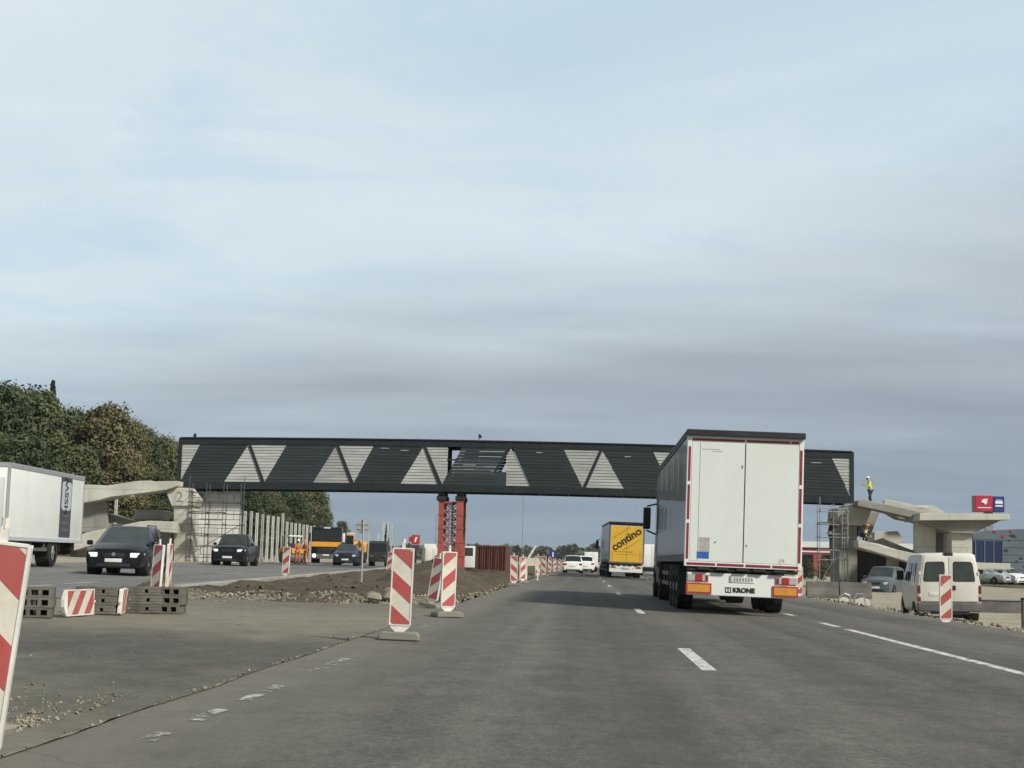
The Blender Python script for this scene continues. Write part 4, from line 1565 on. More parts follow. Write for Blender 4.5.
def loft_car(t, paint, st, flags, glass, fine=True):
    """st: stations (y, zb, zbelt, ztop, wb, wbelt, wtop) front (-y) to rear; flags[i] for interval i: set of 'ws','side','rw'"""
    def sec(s):
        y, zb, zt_, zr, wb, wl, wt = s
        half = [(0, zb), (wb - 0.08, zb), (wb, zb + 0.10), (wl + 0.012, zb + 0.45 * (zt_ - zb)), (wl, zt_), (wt, zr - 0.05), (wt - 0.13, zr), (0, zr + 0.015)]
        full = [(x, y, z) for x, z in half] + [(-x, y, z) for x, z in half[-2:0:-1]]
        return full
    S = [sec(s) for s in st]
    n = len(S[0])  # 14
    body = MB()
    parts = {}
    body.v = [Vector(v) for s in S for v in s]
    def q(i, j):
        a, b = i * n + j, i * n + (j + 1) % n
        return (a, b, b + n, a + n)
    for i in range(len(S) - 1):
        fl = flags.get(i, '')
        for j in range(n):
            side = j in (4, 9)
            top = j in (5, 6, 7, 8)
            key = None
            if side and 's' in fl:
                key = ('side_window', i, j)
            elif top and 'w' in fl:
                key = ('windscreen', i, 0)
            elif top and 'r' in fl:
                key = ('rear_window', i, 0)
            if key:
                parts.setdefault(key, []).append(q(i, j))
            else:
                body.f.append(q(i, j))
                body.mi.append(0)
    body.f += [list(range(n)), list(range((len(S) - 1) * n, len(S) * n))[::-1]]
    body.mi += [0, 0]
    b = body.build('body', paint, t, smooth=True)
    for key, qs in parts.items():
        g = MB()
        for f in qs:
            g.add([body.v[k] for k in f], [(0, 1, 2, 3)])
        # weld happens visually; thickness not needed on curved panes, give them a small solid depth
        vs = [Vector(v) for v in g.v]
        g2 = MB()
        for f in g.f:
            P = [vs[k] for k in f]
            nr = (P[1] - P[0]).cross(P[3] - P[0])
            if nr.length < 1e-9:
                nr = (P[2] - P[1]).cross(P[3] - P[1])
            nr.normalize()
            c = sum(P, Vector()) / 4
            if nr.dot(c - Vector((0, c.y, 0.9))) < 0 and key[0] == 'side_window':
                nr = -nr
            if key[0] != 'side_window' and nr.z < 0:
                nr = -nr
            P2 = [p - nr * 0.02 for p in P]
            g2.add([p + nr * 0.002 for p in P] + P2, [(0, 1, 2, 3), (7, 6, 5, 4), (0, 4, 5, 1), (1, 5, 6, 2), (2, 6, 7, 3), (3, 7, 4, 0)])
        g2.build(key[0], MT['windscreen'] if key[0] == 'windscreen' else glass, t)
    return b


def std_stations(L, W, Ht, hood, cowl, ws, rear_roof, belt, kind='hatch'):
    f = -L / 2
    w = W / 2
    st = [(f, 0.36, hood - 0.28, hood - 0.22, w * .74, w * .78, w * .62),
          (f + 0.07, 0.24, hood - 0.16, hood - 0.08, w * .88, w * .90, w * .74),
          (f + 0.40, 0.20, hood - 0.05, hood + 0.02, w * .96, w * .97, w * .80),
          (cowl, 0.20, belt - 0.05, hood + 0.12, w * .97, w * .985, w * .82),
          (ws, 0.20, belt, Ht - 0.05, w * .97, w * .985, w * .73),
          (ws + 0.12, 0.20, belt, Ht - 0.01, w * .97, w * .985, w * .73)]
    flags = {3: 'w'}
    mid = (ws + 0.12 + rear_roof) / 2
    st += [(mid - 0.05, 0.20, belt, Ht, w * .97, w * .985, w * .74), (mid + 0.05, 0.20, belt, Ht, w * .97, w * .985, w * .74)]
    flags[5] = 's'
    st += [(rear_roof - 0.06, 0.20, belt + 0.02, Ht - 0.02, w * .97, w * .985, w * .73)]
    flags[7] = 's'
    st += [(rear_roof, 0.20, belt + 0.02, Ht - 0.05, w * .97, w * .985, w * .72)]
    if kind == 'hatch':
        e = L / 2
        st += [(e - 0.18, 0.22, belt + 0.0, belt + 0.10, w * .95, w * .96, w * .80), (e - 0.04, 0.28, belt - 0.06, belt + 0.0, w * .92, w * .93, w * .78), (e, 0.36, belt - 0.2, belt - 0.14, w * .85, w * .86, w * .7)]
        flags[9] = 'r'
    elif kind == 'mpv':
        e = L / 2
        st[-2] = (rear_roof - 0.3, 0.20, belt + 0.02, Ht - 0.02, w * .97, w * .985, w * .73)
        st[-1] = (rear_roof - 0.2, 0.20, belt + 0.02, Ht - 0.02, w * .97, w * .985, w * .73)
        st += [(e - 0.42, 0.2, belt + 0.02, Ht - 0.08, w * .96, w * .97, w * .71), (e - 0.34, 0.2, belt + 0.02, Ht - 0.12, w * .96, w * .97, w * .70), (e - 0.10, 0.24, belt, belt + 0.12, w * .93, w * .94, w * .76), (e, 0.34, belt - 0.15, belt - 0.08, w * .86, w * .87, w * .7)]
        flags[9] = 's'
        flags[11] = 'r'
    elif kind == 'pickup':
        e = L / 2
        st += [(rear_roof + 0.10, 0.25, belt + 0.02, belt + 0.10, w * .97, w * .985, w * .86), (e - 0.1, 0.3, belt + 0.02, belt + 0.06, w * .95, w * .96, w * .90), (e, 0.4, belt - 0.05, belt, w * .93, w * .94, w * .86)]
        flags[9] = 'r'
    return st, flags


def car(name, label, cat, loc, rz, paint, L, W, Ht, hood, cowl, ws, rear_roof, belt, kind, wr=0.32, head=None, scale=1, wheels=True, group=None, rails=False, wheelface=None, front_axle=None, rear_axle=None):
    t = thing(name, label, cat, loc, rz, group)
    st, fl = std_stations(L, W, Ht, hood, cowl, ws, rear_roof, belt, kind)
    loft_car(t, paint, st, fl, MT['glass'])
    f, e, w = -L / 2, L / 2, W / 2
    fa = front_axle if front_axle is not None else f + 0.90
    ra = rear_axle if rear_axle is not None else e - 0.85
    for s in (-1, 1):
        for y in (fa, ra):
            mb = MB()
            mb.tube((s * (w * .6), y, wr + 0.03), (s * (w * 0.985 + 0.006), y, wr + 0.03), wr * 1.14, 22)
            mb.build('wheel_arch', MT['chassis'], t)
            wheel(t, s * (w * 0.985 + 0.02), y, wr, 0.21, wr * 0.64, face=wheelface)
    # front
    hz = hood - 0.30
    for s in (-1, 1):
        mb = MB()
        P = [(s * w * .54, f - 0.022), (s * w * .74, f - 0.018), (s * w * .90, f + 0.075), (s * w * .965, f + 0.34), (s * w * .54, f + 0.2)]
        mb.prism([(a, b) for a, b in P], hz - 0.03, hz + 0.11, 'xy')
        mb.build('headlight', head or MT['lens'], t, bevel=0.015)
        mb = MB()
        mb.prism([(s * w * .99, cowl + 0.35), (s * (w + 0.17), cowl + 0.38), (s * (w + 0.19), cowl + 0.48), (s * w * .99, cowl + 0.50)], belt + 0.0, belt + 0.15, 'xy')
        mb.build('mirror', paint, t, bevel=0.03, smooth=True)
    rbox('grille', -w * .36, w * .36, f - 0.012, f + 0.06, hz - 0.03, hz + 0.09, MT['blackplastic'], t, 0.015)
    bp = rbox('front_bumper', -w * .80, w * .80, f - 0.03, f + 0.1, 0.22, hz - 0.08, paint, t, 0.03)
    rbox('air_intake', -w * .55, w * .55, f - 0.036, f, 0.26, 0.36, MT['blackplastic'], bp, 0.01)
    rbox('number_plate', -0.26, 0.26, f - 0.045, f - 0.028, 0.40, 0.51, MT['plate'], t, 0.004)
    # rear
    for s in (-1, 1):
        mb = MB()
        zt = belt - 0.05
        mb.b2(min(s * w * .60, s * w * .91), max(s * w * .60, s * w * .91), e - 0.12, e + 0.012, zt - 0.20, zt)
        mb.build('tail_light', MT['taillight'], t, bevel=0.02)
    bp = rbox('rear_bumper', -w * .88, w * .88, e - 0.1, e + 0.05, 0.26, 0.55, paint, t, 0.04)
    rbox('lower_valance', -w * .7, w * .7, e - 0.05, e + 0.055, 0.24, 0.34, MT['blackplastic'], bp, 0.01)
    rbox('number_plate', -0.26, 0.26, e + 0.03, e + 0.06, 0.58, 0.69, MT['plate'], t, 0.004)
    for s in (-1, 1):
        mb = MB()
        mb.b2(s * (w * .99) - 0.006, s * (w * .99) + 0.012, ws + 0.55, ws + 0.75, belt - 0.12, belt - 0.085)
        mb.build('door_handle', MT['blackplastic'], t)
        if rails:
            mb = MB()
            mb.tube((s * w * .62, ws + 0.3, Ht + 0.04), (s * w * .62, rear_roof - 0.3, Ht + 0.04), 0.02, 6)
            for yy in (ws + 0.32, rear_roof - 0.32):
                mb.tube((s * w * .62, yy, Ht - 0.03), (s * w * .62, yy, Ht + 0.04), 0.02, 6)
            mb.build('roof_rail', MT['blackplastic'], t)
    return t


def onroad(px, py, Y, left=True):
    X = at(px, py, Y).x
    z = gz(X, Y) + (0.045 if -2.6 < X < 8.6 else 0.005)
    return (X, Y, z)


def roadroll(X):
    return 0


SL = 0.02  # crossfall

# black people carrier, oncoming, nearest of the left carriageway
l = onroad(127, 577, 49.6)
t = car('people_carrier', 'black people carrier with lit headlights driving towards us beside the white lorry', 'car', l, 0.10, MT['blackpaint'], 4.65, 1.86, 1.55, 0.88, -1.5, -0.25, 1.9, 0.92, 'mpv', 0.325, MT['headlit'], rails=True)
mb = MB()
mb.tube((0, -2.36, 0.64), (0, -2.33, 0.64), 0.06, 14)
mb.build('badge', MT['rim'], t)
# pickups
l = onroad(235, 567, 86)
car('pickup_truck', 'dark pickup truck with pale headlights facing us in front of the white block wall', 'pickup', l, 0.05, MT['blackpaint'], 5.2, 1.92, 1.74, 1.08, -1.15, -0.45, 0.85, 1.10, 'pickup', 0.39, MT['headdim'], wheelface=MT['rim'])
l = onroad(347, 566, 116)
car('estate_car', 'dark blue car facing us just left of the round sign pole', 'car', l, 0.08, MT['bluepaint'], 4.7, 1.86, 1.58, 1.0, -1.2, -0.4, 1.9, 1.0, 'mpv', 0.36, MT['lens'], rails=True)
# cars ahead in our direction (front away)
l = onroad(573, 571, 139)
car('hatchback', 'white hatchback driving ahead in the left lane, rear window dark', 'car', l, PI, MT['white'], 4.3, 1.80, 1.55, 0.95, -1.1, -0.3, 1.2, 0.92, 'hatch', 0.33)
l = onroad(585.5, 568.5, 158)
car('white_suv', 'white car partly hidden behind the white hatchback, in front of the small white box van', 'car', l, PI, MT['white'], 4.4, 1.85, 1.66, 1.0, -1.1, -0.35, 1.5, 1.0, 'mpv', 0.35)
l = onroad(598, 568, 185)
car('silver_car', 'silver car mostly hidden behind the left side of the yellow trailer', 'car', l, PI, MT['silver'], 4.4, 1.80, 1.5, 0.95, -1.1, -0.3, 1.2, 0.92, 'hatch', 0.33)
# grey blue car beyond the van on the right
l = onroad(885, 606, 88)
l = (l[0], l[1], l[2] - 0.25)
car('parked_car', 'grey blue car parked nose towards us left of the cream van', 'car', l, -0.45, MT['greybluepaint'], 4.2, 1.72, 1.62, 0.95, -1.1, -0.4, 1.5, 0.95, 'mpv', 0.31)


# ---------------------------------------------------------------- van
def van():
    X, Y = at(950.5, 620, 48.2).x, 48.2
    t = thing('panel_van', 'cream minibus van parked on the gravel with two dark rear door windows facing us', 'van', (X + 2.55 * math.sin(0.09), Y + 2.55 * math.cos(0.09), gz(X, Y) - 0.08), PI - 0.09, rx=0, ry=0.02)
    t.scale = (0.97, 0.97, 0.97)
    L, w = 5.1, 0.99
    f, e = -2.55, 2.55
    st = [(f, 0.42, 0.85, 0.92, .70, .74, .60), (f + 0.1, 0.30, 0.98, 1.05, .88, .90, .74), (f + 0.55, 0.28, 1.10, 1.22, .95, .96, .78), (f + 0.75, 0.28, 1.15, 1.34, .96, .97, .78), (f + 1.35, 0.28, 1.20, 2.02, .97, .98, .82), (f + 1.5, 0.28, 1.2, 2.10, .97, .98, .82), (f + 2.2, 0.28, 1.2, 2.17, .97, .985, .84), (f + 2.35, 0.28, 1.2, 2.17, .97, .985, .84), (f + 3.3, 0.28, 1.2, 2.19, .97, .985, .84), (f + 3.4, 0.28, 1.2, 2.19, .97, .985, .84), (f + 4.35, 0.28, 1.2, 2.19, .97, .985, .84), (e - 0.12, 0.30, 1.2, 2.18, .97, .98, .83), (e - 0.02, 0.34, 1.2, 2.13, .955, .965, .81), (e, 0.40, 1.2, 2.09, .93, .945, .79)]
    loft_car(t, MT['cream'], st, {3: 'w', 5: 's'}, MT['glass'])
    # side windows set into frames
    for s in (-1, 1):
        for (a, b) in ((f + 2.45, f + 3.25), (f + 3.5, f + 4.3)):
            mb = MB()
            x0, x1 = .985, .875
            def pt(z): return x0 + (x1 - x0) * (z - 1.2) / 0.92
            q = [(a, 1.26), (b, 1.26), (b, 1.86), (a, 1.86)]
            vs = []
            for d in (0.012, -0.02):
                vs += [(s * (pt(z) + d), y, z) for y, z in q]
            mb.add(vs, [(0, 1, 2, 3), (7, 6, 5, 4), (0, 4, 5, 1), (1, 5, 6, 2), (2, 6, 7, 3), (3, 7, 4, 0)])
            wd = mb.build('side_window', MT['glass'], t)
            mb = MB()
            for yy in ((a + b) / 2,):
                mb.add([(s * (pt(z) + d), yy + k, z) for d in (0.018, 0.0) for k, z in ((-.015, 1.26), (.015, 1.26), (.015, 1.86), (-.015, 1.86))], [(0, 1, 2, 3), (7, 6, 5, 4), (0, 4, 5, 1), (1, 5, 6, 2), (2, 6, 7, 3), (3, 7, 4, 0)])
            mb.build('window_bar', MT['blackplastic'], wd)
    # two rear doors
    for s in (-1, 1):
        mb = MB()
        xa, xb, xt = s * 0.012, s * 0.88, s * 0.755
        P = [(xa, 0.62), (xb, 0.62), (s * 0.895, 1.2), (xt, 2.04), (xa, 2.06)]
        mb.prism(P, e - 0.01, e + 0.022, 'xz')
        d = mb.build('rear_door', MT['cream'], t, bevel=0.012, seg=2, smooth=True)
        mb = MB()
        P = [(s * 0.17, 1.30), (s * 0.76, 1.30), (s * 0.78, 1.36), (s * 0.715, 1.84), (s * 0.66, 1.89), (s * 0.20, 1.90), (s * 0.15, 1.85), (s * 0.14, 1.34)]
        mb.prism(P, e + 0.018, e + 0.032, 'xz')
        wdw = mb.build('rear_window', MT['glassgrey'], d, bevel=0.004)
        Q = [(0.47 * s + (a - 0.47 * s) * 1.07, 1.6 + (b - 1.6) * 1.07) for a, b in P]
        mb = MB()
        mb.prism(Q, e + 0.014, e + 0.026, 'xz')
        mb.build('rubber_seal', MT['blackplastic'], wdw)
        mb = MB()
        for z in (0.85, 1.55):
            mb.b2(s * 0.905 - 0.03, s * 0.905 + 0.03, e - 0.03, e + 0.03, z - 0.05, z + 0.05)
        mb.build('hinge', MT['cream'], d, bevel=0.008)
        mb = MB()
        mb.b2(min(s * .90, s * .985), max(s * .90, s * .985), e - 0.12, e + 0.03, 0.66, 1.16)
        tl = mb.build('tail_light', MT['taildark'], t, bevel=0.02, seg=2)
        mb = MB()
        mb.b2(min(s * .905, s * .98), max(s * .905, s * .98), e + 0.024, e + 0.034, 0.80, 0.90)
        mb.build('clear_lens', MT['stickergrey'], tl)
    mb = MB()
    mb.b2(-0.2, -0.06, e + 0.02, e + 0.05, 1.02, 1.16)
    mb.build('door_handle', MT['blackplastic'], t, bevel=0.01)
    rbox('number_plate', 0.16, 0.62, e + 0.022, e + 0.038, 0.84, 0.96, MT['plate'], t, 0.004)
    rbox('trim_strip', -0.86, 0.86, e + 0.012, e + 0.03, 0.635, 0.665, MT['greyplastic'], t, 0.004)
    bp = rbox('rear_bumper', -0.985, 0.985, e - 0.15, e + 0.09, 0.34, 0.62, MT['greyplastic'], t, 0.04, 3)
    rbox('tow_step', -0.6, 0.6, e - 0.02, e + 0.05, 0.26, 0.36, MT['blackplastic'], bp, 0.01)
    rbox('roof_vent', -0.14, 0.14, e - 0.16, e + 0.012, 2.10, 2.20, MT['blackplastic'], t, 0.01)
    for s in (-1, 1):
        for y in (f + 0.95, e - 1.0):
            mb = MB()
            mb.tube((s * .6, y, 0.37), (s * 0.992, y, 0.37), 0.39, 22)
            mb.build('wheel_arch', MT['chassis'], t)
            wheel(t, s * 1.0, y, 0.34, 0.21, 0.21)
        mb = MB()
        mb.prism([(s * .97, f + 1.2), (s * 1.2, f + 1.25), (s * 1.2, f + 1.36), (s * .97, f + 1.36)], 1.3, 1.62, 'xy')
        mb.build('mirror', MT['blackplastic'], t, bevel=0.02)
        rbox('headlight', min(s * .5, s * .86), max(s * .5, s * .86), f - 0.0, f + 0.2, 0.72, 0.9, MT['lens'], t, 0.02)
    rbox('front_bumper', -.9, .9, f - 0.06, f + 0.2, 0.28, 0.55, MT['greyplastic'], t, 0.04)


van()


# ---------------------------------------------------------------- big trailer lorries
def tape(mb, x0, x1, y0, y1, z0, z1):
    mb.b2(x0, x1, y0, y1, z0, z1)


def lorry(name, label, loc, rz, ry, style, Lt=13.6, tractor=True):
    t = thing(name, label, 'lorry', loc, rz, None, ry=ry)
    w = 1.275
    zb, zt = 1.10, 4.0
    doorm = MT['doorwhite'] if style == 'white' else MT['yellow']
    framem = MT['white'] if style == 'white' else MT['greyplastic']
    # curtain sided body with faint vertical pleats
    mb = MB()
    n = 44
    for s in (-1, 1):
        vs, fs = [], []
        for k in range(n + 1):
            y = 0.09 + (Lt - 0.1) * k / n
            d = 0.004 * math.sin(k * 1.9) + 0.004 * math.sin(k * 0.7 + 1)
            vs += [(s * (w - 0.02 + d), y, zb + 0.18), (s * (w - 0.035 + d * 1.3), y, (zb + zt) / 2), (s * (w - 0.02), y, zt - 0.12)]
        for k in range(n):
            for j in range(2):
                a = k * 3 + j
                fs.append((a, a + 3, a + 4, a + 1))
        mb.add(vs, fs)
    mb.b2(-w + 0.06, w - 0.06, 0.12, Lt - 0.02, zb + 0.02, zt - 0.06)
    mb.build('curtain_body', MT['curtain'], t, smooth=True)
    mb = MB()
    for s in (-1, 1):
        mb.b2(min(s * (w - 0.02), s * w), max(s * (w - 0.02), s * w), 0.1, Lt, zb + 0.02, zb + 0.17)
        mb.b2(min(s * (w - 0.02), s * (w + 0.004)), max(s * (w - 0.02), s * (w + 0.004)), 0.1, Lt, zt - 0.12, zt - 0.03)
    mb.build('side_rail', MT['greyplastic'], t)
    mb = MB()
    mb.b2(-w - 0.02, w + 0.02, -0.10, Lt, zt - 0.055, zt + 0.015)
    mb.b2(-w - 0.02, w + 0.02, -0.12, -0.02, zt - 0.12, zt + 0.01)
    mb.build('roof', MT['blacksteel'], t, bevel=0.012)
    # rear frame
    mb = MB()
    for s in (-1, 1):
        mb.b2(min(s * (w - 0.10), s * w), max(s * (w - 0.10), s * w), -0.02, 0.10, zb - 0.08, zt - 0.10)
    mb.b2(-w + 0.10, w - 0.10, -0.02, 0.10, zt - 0.24, zt - 0.10)
    mb.b2(-w + 0.10, w - 0.10, -0.02, 0.10, zb - 0.08, zb + 0.03)
    fr = mb.build('rear_frame', framem, t, bevel=0.008)
    if style == 'white':
        mb = MB()
        for s in (-1, 1):
            xa = s * (w - 0.058)
            z = zb + 0.10
            for (za, zc) in ((1.18, 1.96), (2.04, 2.80), (2.88, 3.64)):
                mb.b2(xa - 0.026, xa + 0.026, -0.026, -0.021, za, zc)
            mb.b2(min(s * 1.0, s * 1.16), max(s * 1.0, s * 1.16), -0.026, -0.021, zt - 0.225, zt - 0.175)
        for (a, b) in ((-1.0, -0.02), (0.02, 0.97)):
            mb.b2(a, b, -0.026, -0.021, zt - 0.225, zt - 0.175)
        for (a, b) in ((-1.22, -0.6), (-0.56, 0.02), (0.06, 0.6), (0.64, 1.20)):
            mb.b2(a, b, -0.026, -0.021, zb - 0.05, zb + 0.005)
        mb.build('reflective_tape', MT['tapered'], fr)
    for s in (-1, 1):
        mb = MB()
        mb.b2(min(s * 0.006, s * (w - 0.105)), max(s * 0.006, s * (w - 0.105)), -0.045 + 0.03, 0.04, zb + 0.035, zt - 0.245)
        d = mb.build('rear_door', doorm, t, bevel=0.008)
        mb = MB()
        mb.b2(min(s * 0.0, s * 0.004), max(s * 0.0, s * 0.004) + 0.004, -0.02, -0.012, zb + 0.05, zt - 0.26)
        mb.build('seal', MT['blackplastic'], d)
        if style == 'white':
            mb = MB()
            if s < 0:
                mb.b2(-w + 0.285, -w + 0.291, -0.019, -0.012, zb + 0.05, zt - 0.26)
            if s < 0:
                mb.b2(-0.065, -0.05, -0.03, -0.012, 3.2, 3.26)
            mb.b2(-0.62, -0.60, -0.03, -0.012, 1.55, 1.58) if s < 0 else mb.b2(0.06, 0.08, -0.03, -0.012, 1.5, 1.53)
            mb.build('lock_fitting', MT['greyplastic'], d)
    if style == 'white':
        mb = MB()
        mb.b2(-0.96, -0.73, -0.022, -0.0155, 1.36, 1.66)
        st = mb.build('sticker', MT['stickergrey'], t)
        mb = MB()
        mb.b2(-1.0, -0.74, -0.0225, -0.0165, 1.20, 1.345)
        mb.build('blue_band', MT['stickerblue'], st)
        mb = MB()
        mb.tube((0.86, -0.022, 1.215), (0.86, -0.0155, 1.215), 0.085, 20)
        st = mb.build('round_sticker', MT['plate'], t)
        mb = MB()
        mb.b2(0.82, 0.835, -0.026, -0.0225, 1.18, 1.25)
        mb.b2(0.87, 0.885, -0.026, -0.0225, 1.18, 1.25)
        mb.build('symbol', MT['inkfaint'], st)
        mb = MB()
        mb.b2(-0.95, -0.55, -0.0195, -0.0155, 3.585, 3.6)
        mb.b2(-0.72, -0.5, -0.0195, -0.0155, 3.54, 3.555)
        mb.build('faint_mark', MT['stickergrey'], t)
    else:
        a = R(35)
        text('contino', 0.78, 'lettering', MT['ink'], t, (-0.02, -0.024, 2.78), (PI / 2, -a, 0), 0.003, 0.022, 1.0)
        mb = MB()
        for (cx, cz, ln) in ((-0.42, 3.22, 1.5), (0.42, 2.40, 1.1), (-0.1, 2.12, 0.5)):
            dx, dz = math.cos(a) * ln / 2, math.sin(a) * ln / 2
            mb.beam((cx - dx, -0.019, cz - dz), (cx + dx, -0.019, cz + dz), 0.006, 0.05)
        mb.b2(-0.9, 0.5, -0.022, -0.016, 1.84, 1.90)
        mb.b2(-0.8, 0.75, -0.022, -0.016, 1.66, 1.69)
        mb.build('faint_line', MT['inkfaint'], t)
        mb = MB()
        for s in (-1, 1):
            mb.b2(min(s * 0.93, s * 1.12), max(s * 0.93, s * 1.12), -0.024, -0.016, 1.28, 1.88)
        mb.build('orange_panel', MT['orange'], t)
        mb = MB()
        for s in (-1, 1):
            mb.b2(min(s * 1.145, s * 1.17), max(s * 1.145, s * 1.17), -0.024, -0.016, zb + 0.05, zt - 0.26)
        mb.b2(-1.15, 1.15, -0.0235, -0.016, zt - 0.30, zt - 0.25)
        mb.build('pale_edge', MT['cream'], t)
    # chassis, buffers, bumper
    mb = MB()
    for s in (-0.5, 0.5):
        mb.b2(s - 0.07, s + 0.07, 0.25, Lt - 0.2, 0.75, 1.05)
    for y in frange(0.9, Lt - 1, 12):
        mb.b2(-w + 0.1, w - 0.1, y - 0.05, y + 0.05, 0.96, 1.08)
    mb.b2(-w + 0.08, w - 0.08, 0.02, 0.2, 0.93, 1.0)
    mb.build('chassis', MT['chassis'], t)
    for x in (-0.85, -0.45, 0.0, 0.35, 0.8):
        mb = MB()
        mb.b2(x - 0.14, x + 0.14, -0.07, 0.05, 0.945, 1.005)
        mb.build('rubber_buffer', MT['blackplastic'], t, bevel=0.015)
    bm_ = MT['white']
    mb = MB()
    mb.b2(-1.2, 1.2, 0.05, 0.17, 0.40, 0.90)
    bp = mb.build('rear_bumper', bm_, t, bevel=0.015)
    for s in (-1, 1):
        mb = MB()
        mb.b2(min(s * 0.72, s * 1.19), max(s * 0.72, s * 1.19), 0.02, 0.06, 0.70, 0.86)
        h = mb.build('lamp_cluster', MT['stickergrey'], t, bevel=0.012)
        mb = MB()
        mb.b2(min(s * 0.86, s * 1.02), max(s * 0.86, s * 1.02), 0.005, 0.03, 0.71, 0.85)
        mb.build('tail_light', MT['taillight'], h, bevel=0.015)
        mb = MB()
        mb.b2(min(s * 0.74, s * 0.80), max(s * 0.74, s * 0.80), 0.008, 0.03, 0.72, 0.84)
        mb.build('reversing_light', MT['tapered'], h, bevel=0.01)
        if style == 'white':
            mb = MB()
            x0, x1 = min(s * 0.66, s * 1.215), max(s * 0.66, s * 1.215)
            mb.b2(x0, x1, 0.025, 0.05, 0.435, 0.665)
            rp_ = mb.build('marker_plate', MT['redpaint'], t)
            mb = MB()
            mb.b2(x0 + 0.035, x1 - 0.035, 0.018, 0.026, 0.47, 0.63)
            mb.build('amber_field', MT['amber'], rp_)
    if style == 'white':
        rbox('number_plate', -0.27, 0.27, 0.035, 0.052, 0.705, 0.845, MT['plate'], t, 0.004)
        mb = MB()
        mb.b2(-0.268, -0.23, 0.03, 0.036, 0.71, 0.84)
        for k in range(7):
            x = -0.18 + k * 0.062
            mb.b2(x, x + 0.035, 0.031, 0.036, 0.735, 0.815)
        mb.build('plate_marks', MT['platemark'], t)
        text('KRONE', 0.135, 'lettering', MT['ink'], bp, (0.04, 0.046, 0.535), (PI / 2, 0, 0), 0.003, 0.009, 1.05)
        mb = MB()
        x0, z0 = -0.36, 0.478
        mb.b2(x0, x0 + 0.13, 0.042, 0.049, z0, z0 + 0.018)
        mb.b2(x0, x0 + 0.13, 0.042, 0.049, z0 + 0.10, z0 + 0.118)
        for k in range(3):
            mb.b2(x0 + 0.055 * k, x0 + 0.055 * k + 0.018, 0.042, 0.049, z0 + 0.018, z0 + 0.10)
        mb.build('emblem', MT['ink'], bp)
    else:
        rbox('number_plate', -0.27, 0.27, 0.035, 0.052, 0.6, 0.74, MT['stickergrey'], t, 0.004)
        for x in (-0.75, -0.45, 0.45):
            mb = MB()
            mb.b2(x, x + 0.1, 0.043, 0.052, 0.66, 0.70)
            mb.build('fitting', MT['blackplastic'], bp)
    # trailer axles
    for i, y in enumerate((3.3, 4.61, 5.92)):
        for s in (-1, 1):
            wheel(t, s * 1.24, y, 0.52, 0.38, 0.30)
            mb = MB()
            if i == 0:
                mb.prism([(y - 0.66, 0.35), (y - 0.63, 0.35), (y - 0.60, 0.98), (y - 0.63, 0.98)], min(s * 0.86, s * 1.24), max(s * 0.86, s * 1.24), 'yz')
                mb.build('mudflap', MT['blackplastic'], t)
        mb = MB()
        mb.tube((-0.9, y, 0.52), (0.9, y, 0.52), 0.09, 10)
        mb.build('axle', MT['chassis'], t)
    for s in (-1, 1):
        mb = MB()
        for z in (0.55, 0.82):
            mb.b2(min(s * 1.21, s * 1.24), max(s * 1.21, s * 1.24), 6.9, 10.4, z - 0.05, z + 0.05)
        for y in (7.0, 8.6, 10.2):
            mb.b2(min(s * 1.17, s * 1.21), max(s * 1.17, s * 1.21), y - 0.04, y + 0.04, 0.5, 1.05)
        mb.build('side_guard', MT['greyplastic'], t)
    # tractor unit
    y0 = Lt + 0.75
    cabm = MT['white'] if style == 'yellow' else MT['blackpaint']
    mb = MB()
    P = [(y0, 0.95), (y0 + 2.2, 0.55), (y0 + 2.3, 1.2), (y0 + 2.1, 2.4), (y0 + 1.75, 3.55), (y0 + 1.2, 3.8), (y0, 3.8)]
    mb.prism(P, -1.22, 1.22, 'yz')
    mb.build('cab', cabm, t, bevel=0.06, seg=2, smooth=True)
    for s in (-1, 1):
        mb = MB()
        mb.prism([(y0 + 1.0, 1.95), (y0 + 2.0, 1.95), (y0 + 1.82, 2.75), (y0 + 1.0, 2.85)], min(s * 1.21, s * 1.232), max(s * 1.21, s * 1.232), 'yz')
        mb.build('side_window', MT['glass'], t)
        # mirror housings on two arms
        mb = MB()
        mb.b2(min(s * 1.38, s * 1.62), max(s * 1.38, s * 1.62), y0 + 1.95, y0 + 2.10, 2.16, 2.86)
        mr = mb.build('mirror', MT['blackplastic'], t, bevel=0.03)
        for (pa, pb) in (((s * 1.2, y0 + 1.9, 2.98), (s * 1.5, y0 + 2.03, 2.9)), ((s * 1.22, y0 + 1.9, 2.0), (s * 1.5, y0 + 2.03, 2.12))):
            mb = MB()
            mb.tube(pa, pb, 0.03, 6)
            mb.build('mirror_arm', MT['blackplastic'], mr)
        wheel(t, s * 1.24, y0 + 1.55, 0.52, 0.36, 0.30, face=MT['white'])
        wheel(t, s * 1.24, y0 - 2.15, 0.52, 0.5, 0.30)
        mb = MB()
        mb.prism([(y0 - 2.85, 0.9), (y0 - 2.6, 1.1), (y0 - 1.7, 1.1), (y0 - 1.45, 0.9), (y0 - 1.5, 0.9), (y0 - 1.75, 1.06), (y0 - 2.55, 1.06), (y0 - 2.8, 0.9)], min(s * 0.75, s * 1.25), max(s * 0.75, s * 1.25), 'yz')
        mb.build('mudguard', MT['blackplastic'], t)
        rbox('fuel_tank', min(s * 0.6, s * 1.2), max(s * 0.6, s * 1.2), y0 - 1.2, y0 + 0.7, 0.45, 1.0, MT['greyplastic'], t, 0.08, 3)
    mb = MB()
    mb.b2(-0.45, 0.45, y0 - 2.9, y0 + 2.0, 0.72, 0.98)
    mb.build('tractor_frame', MT['chassis'], t)
    return t


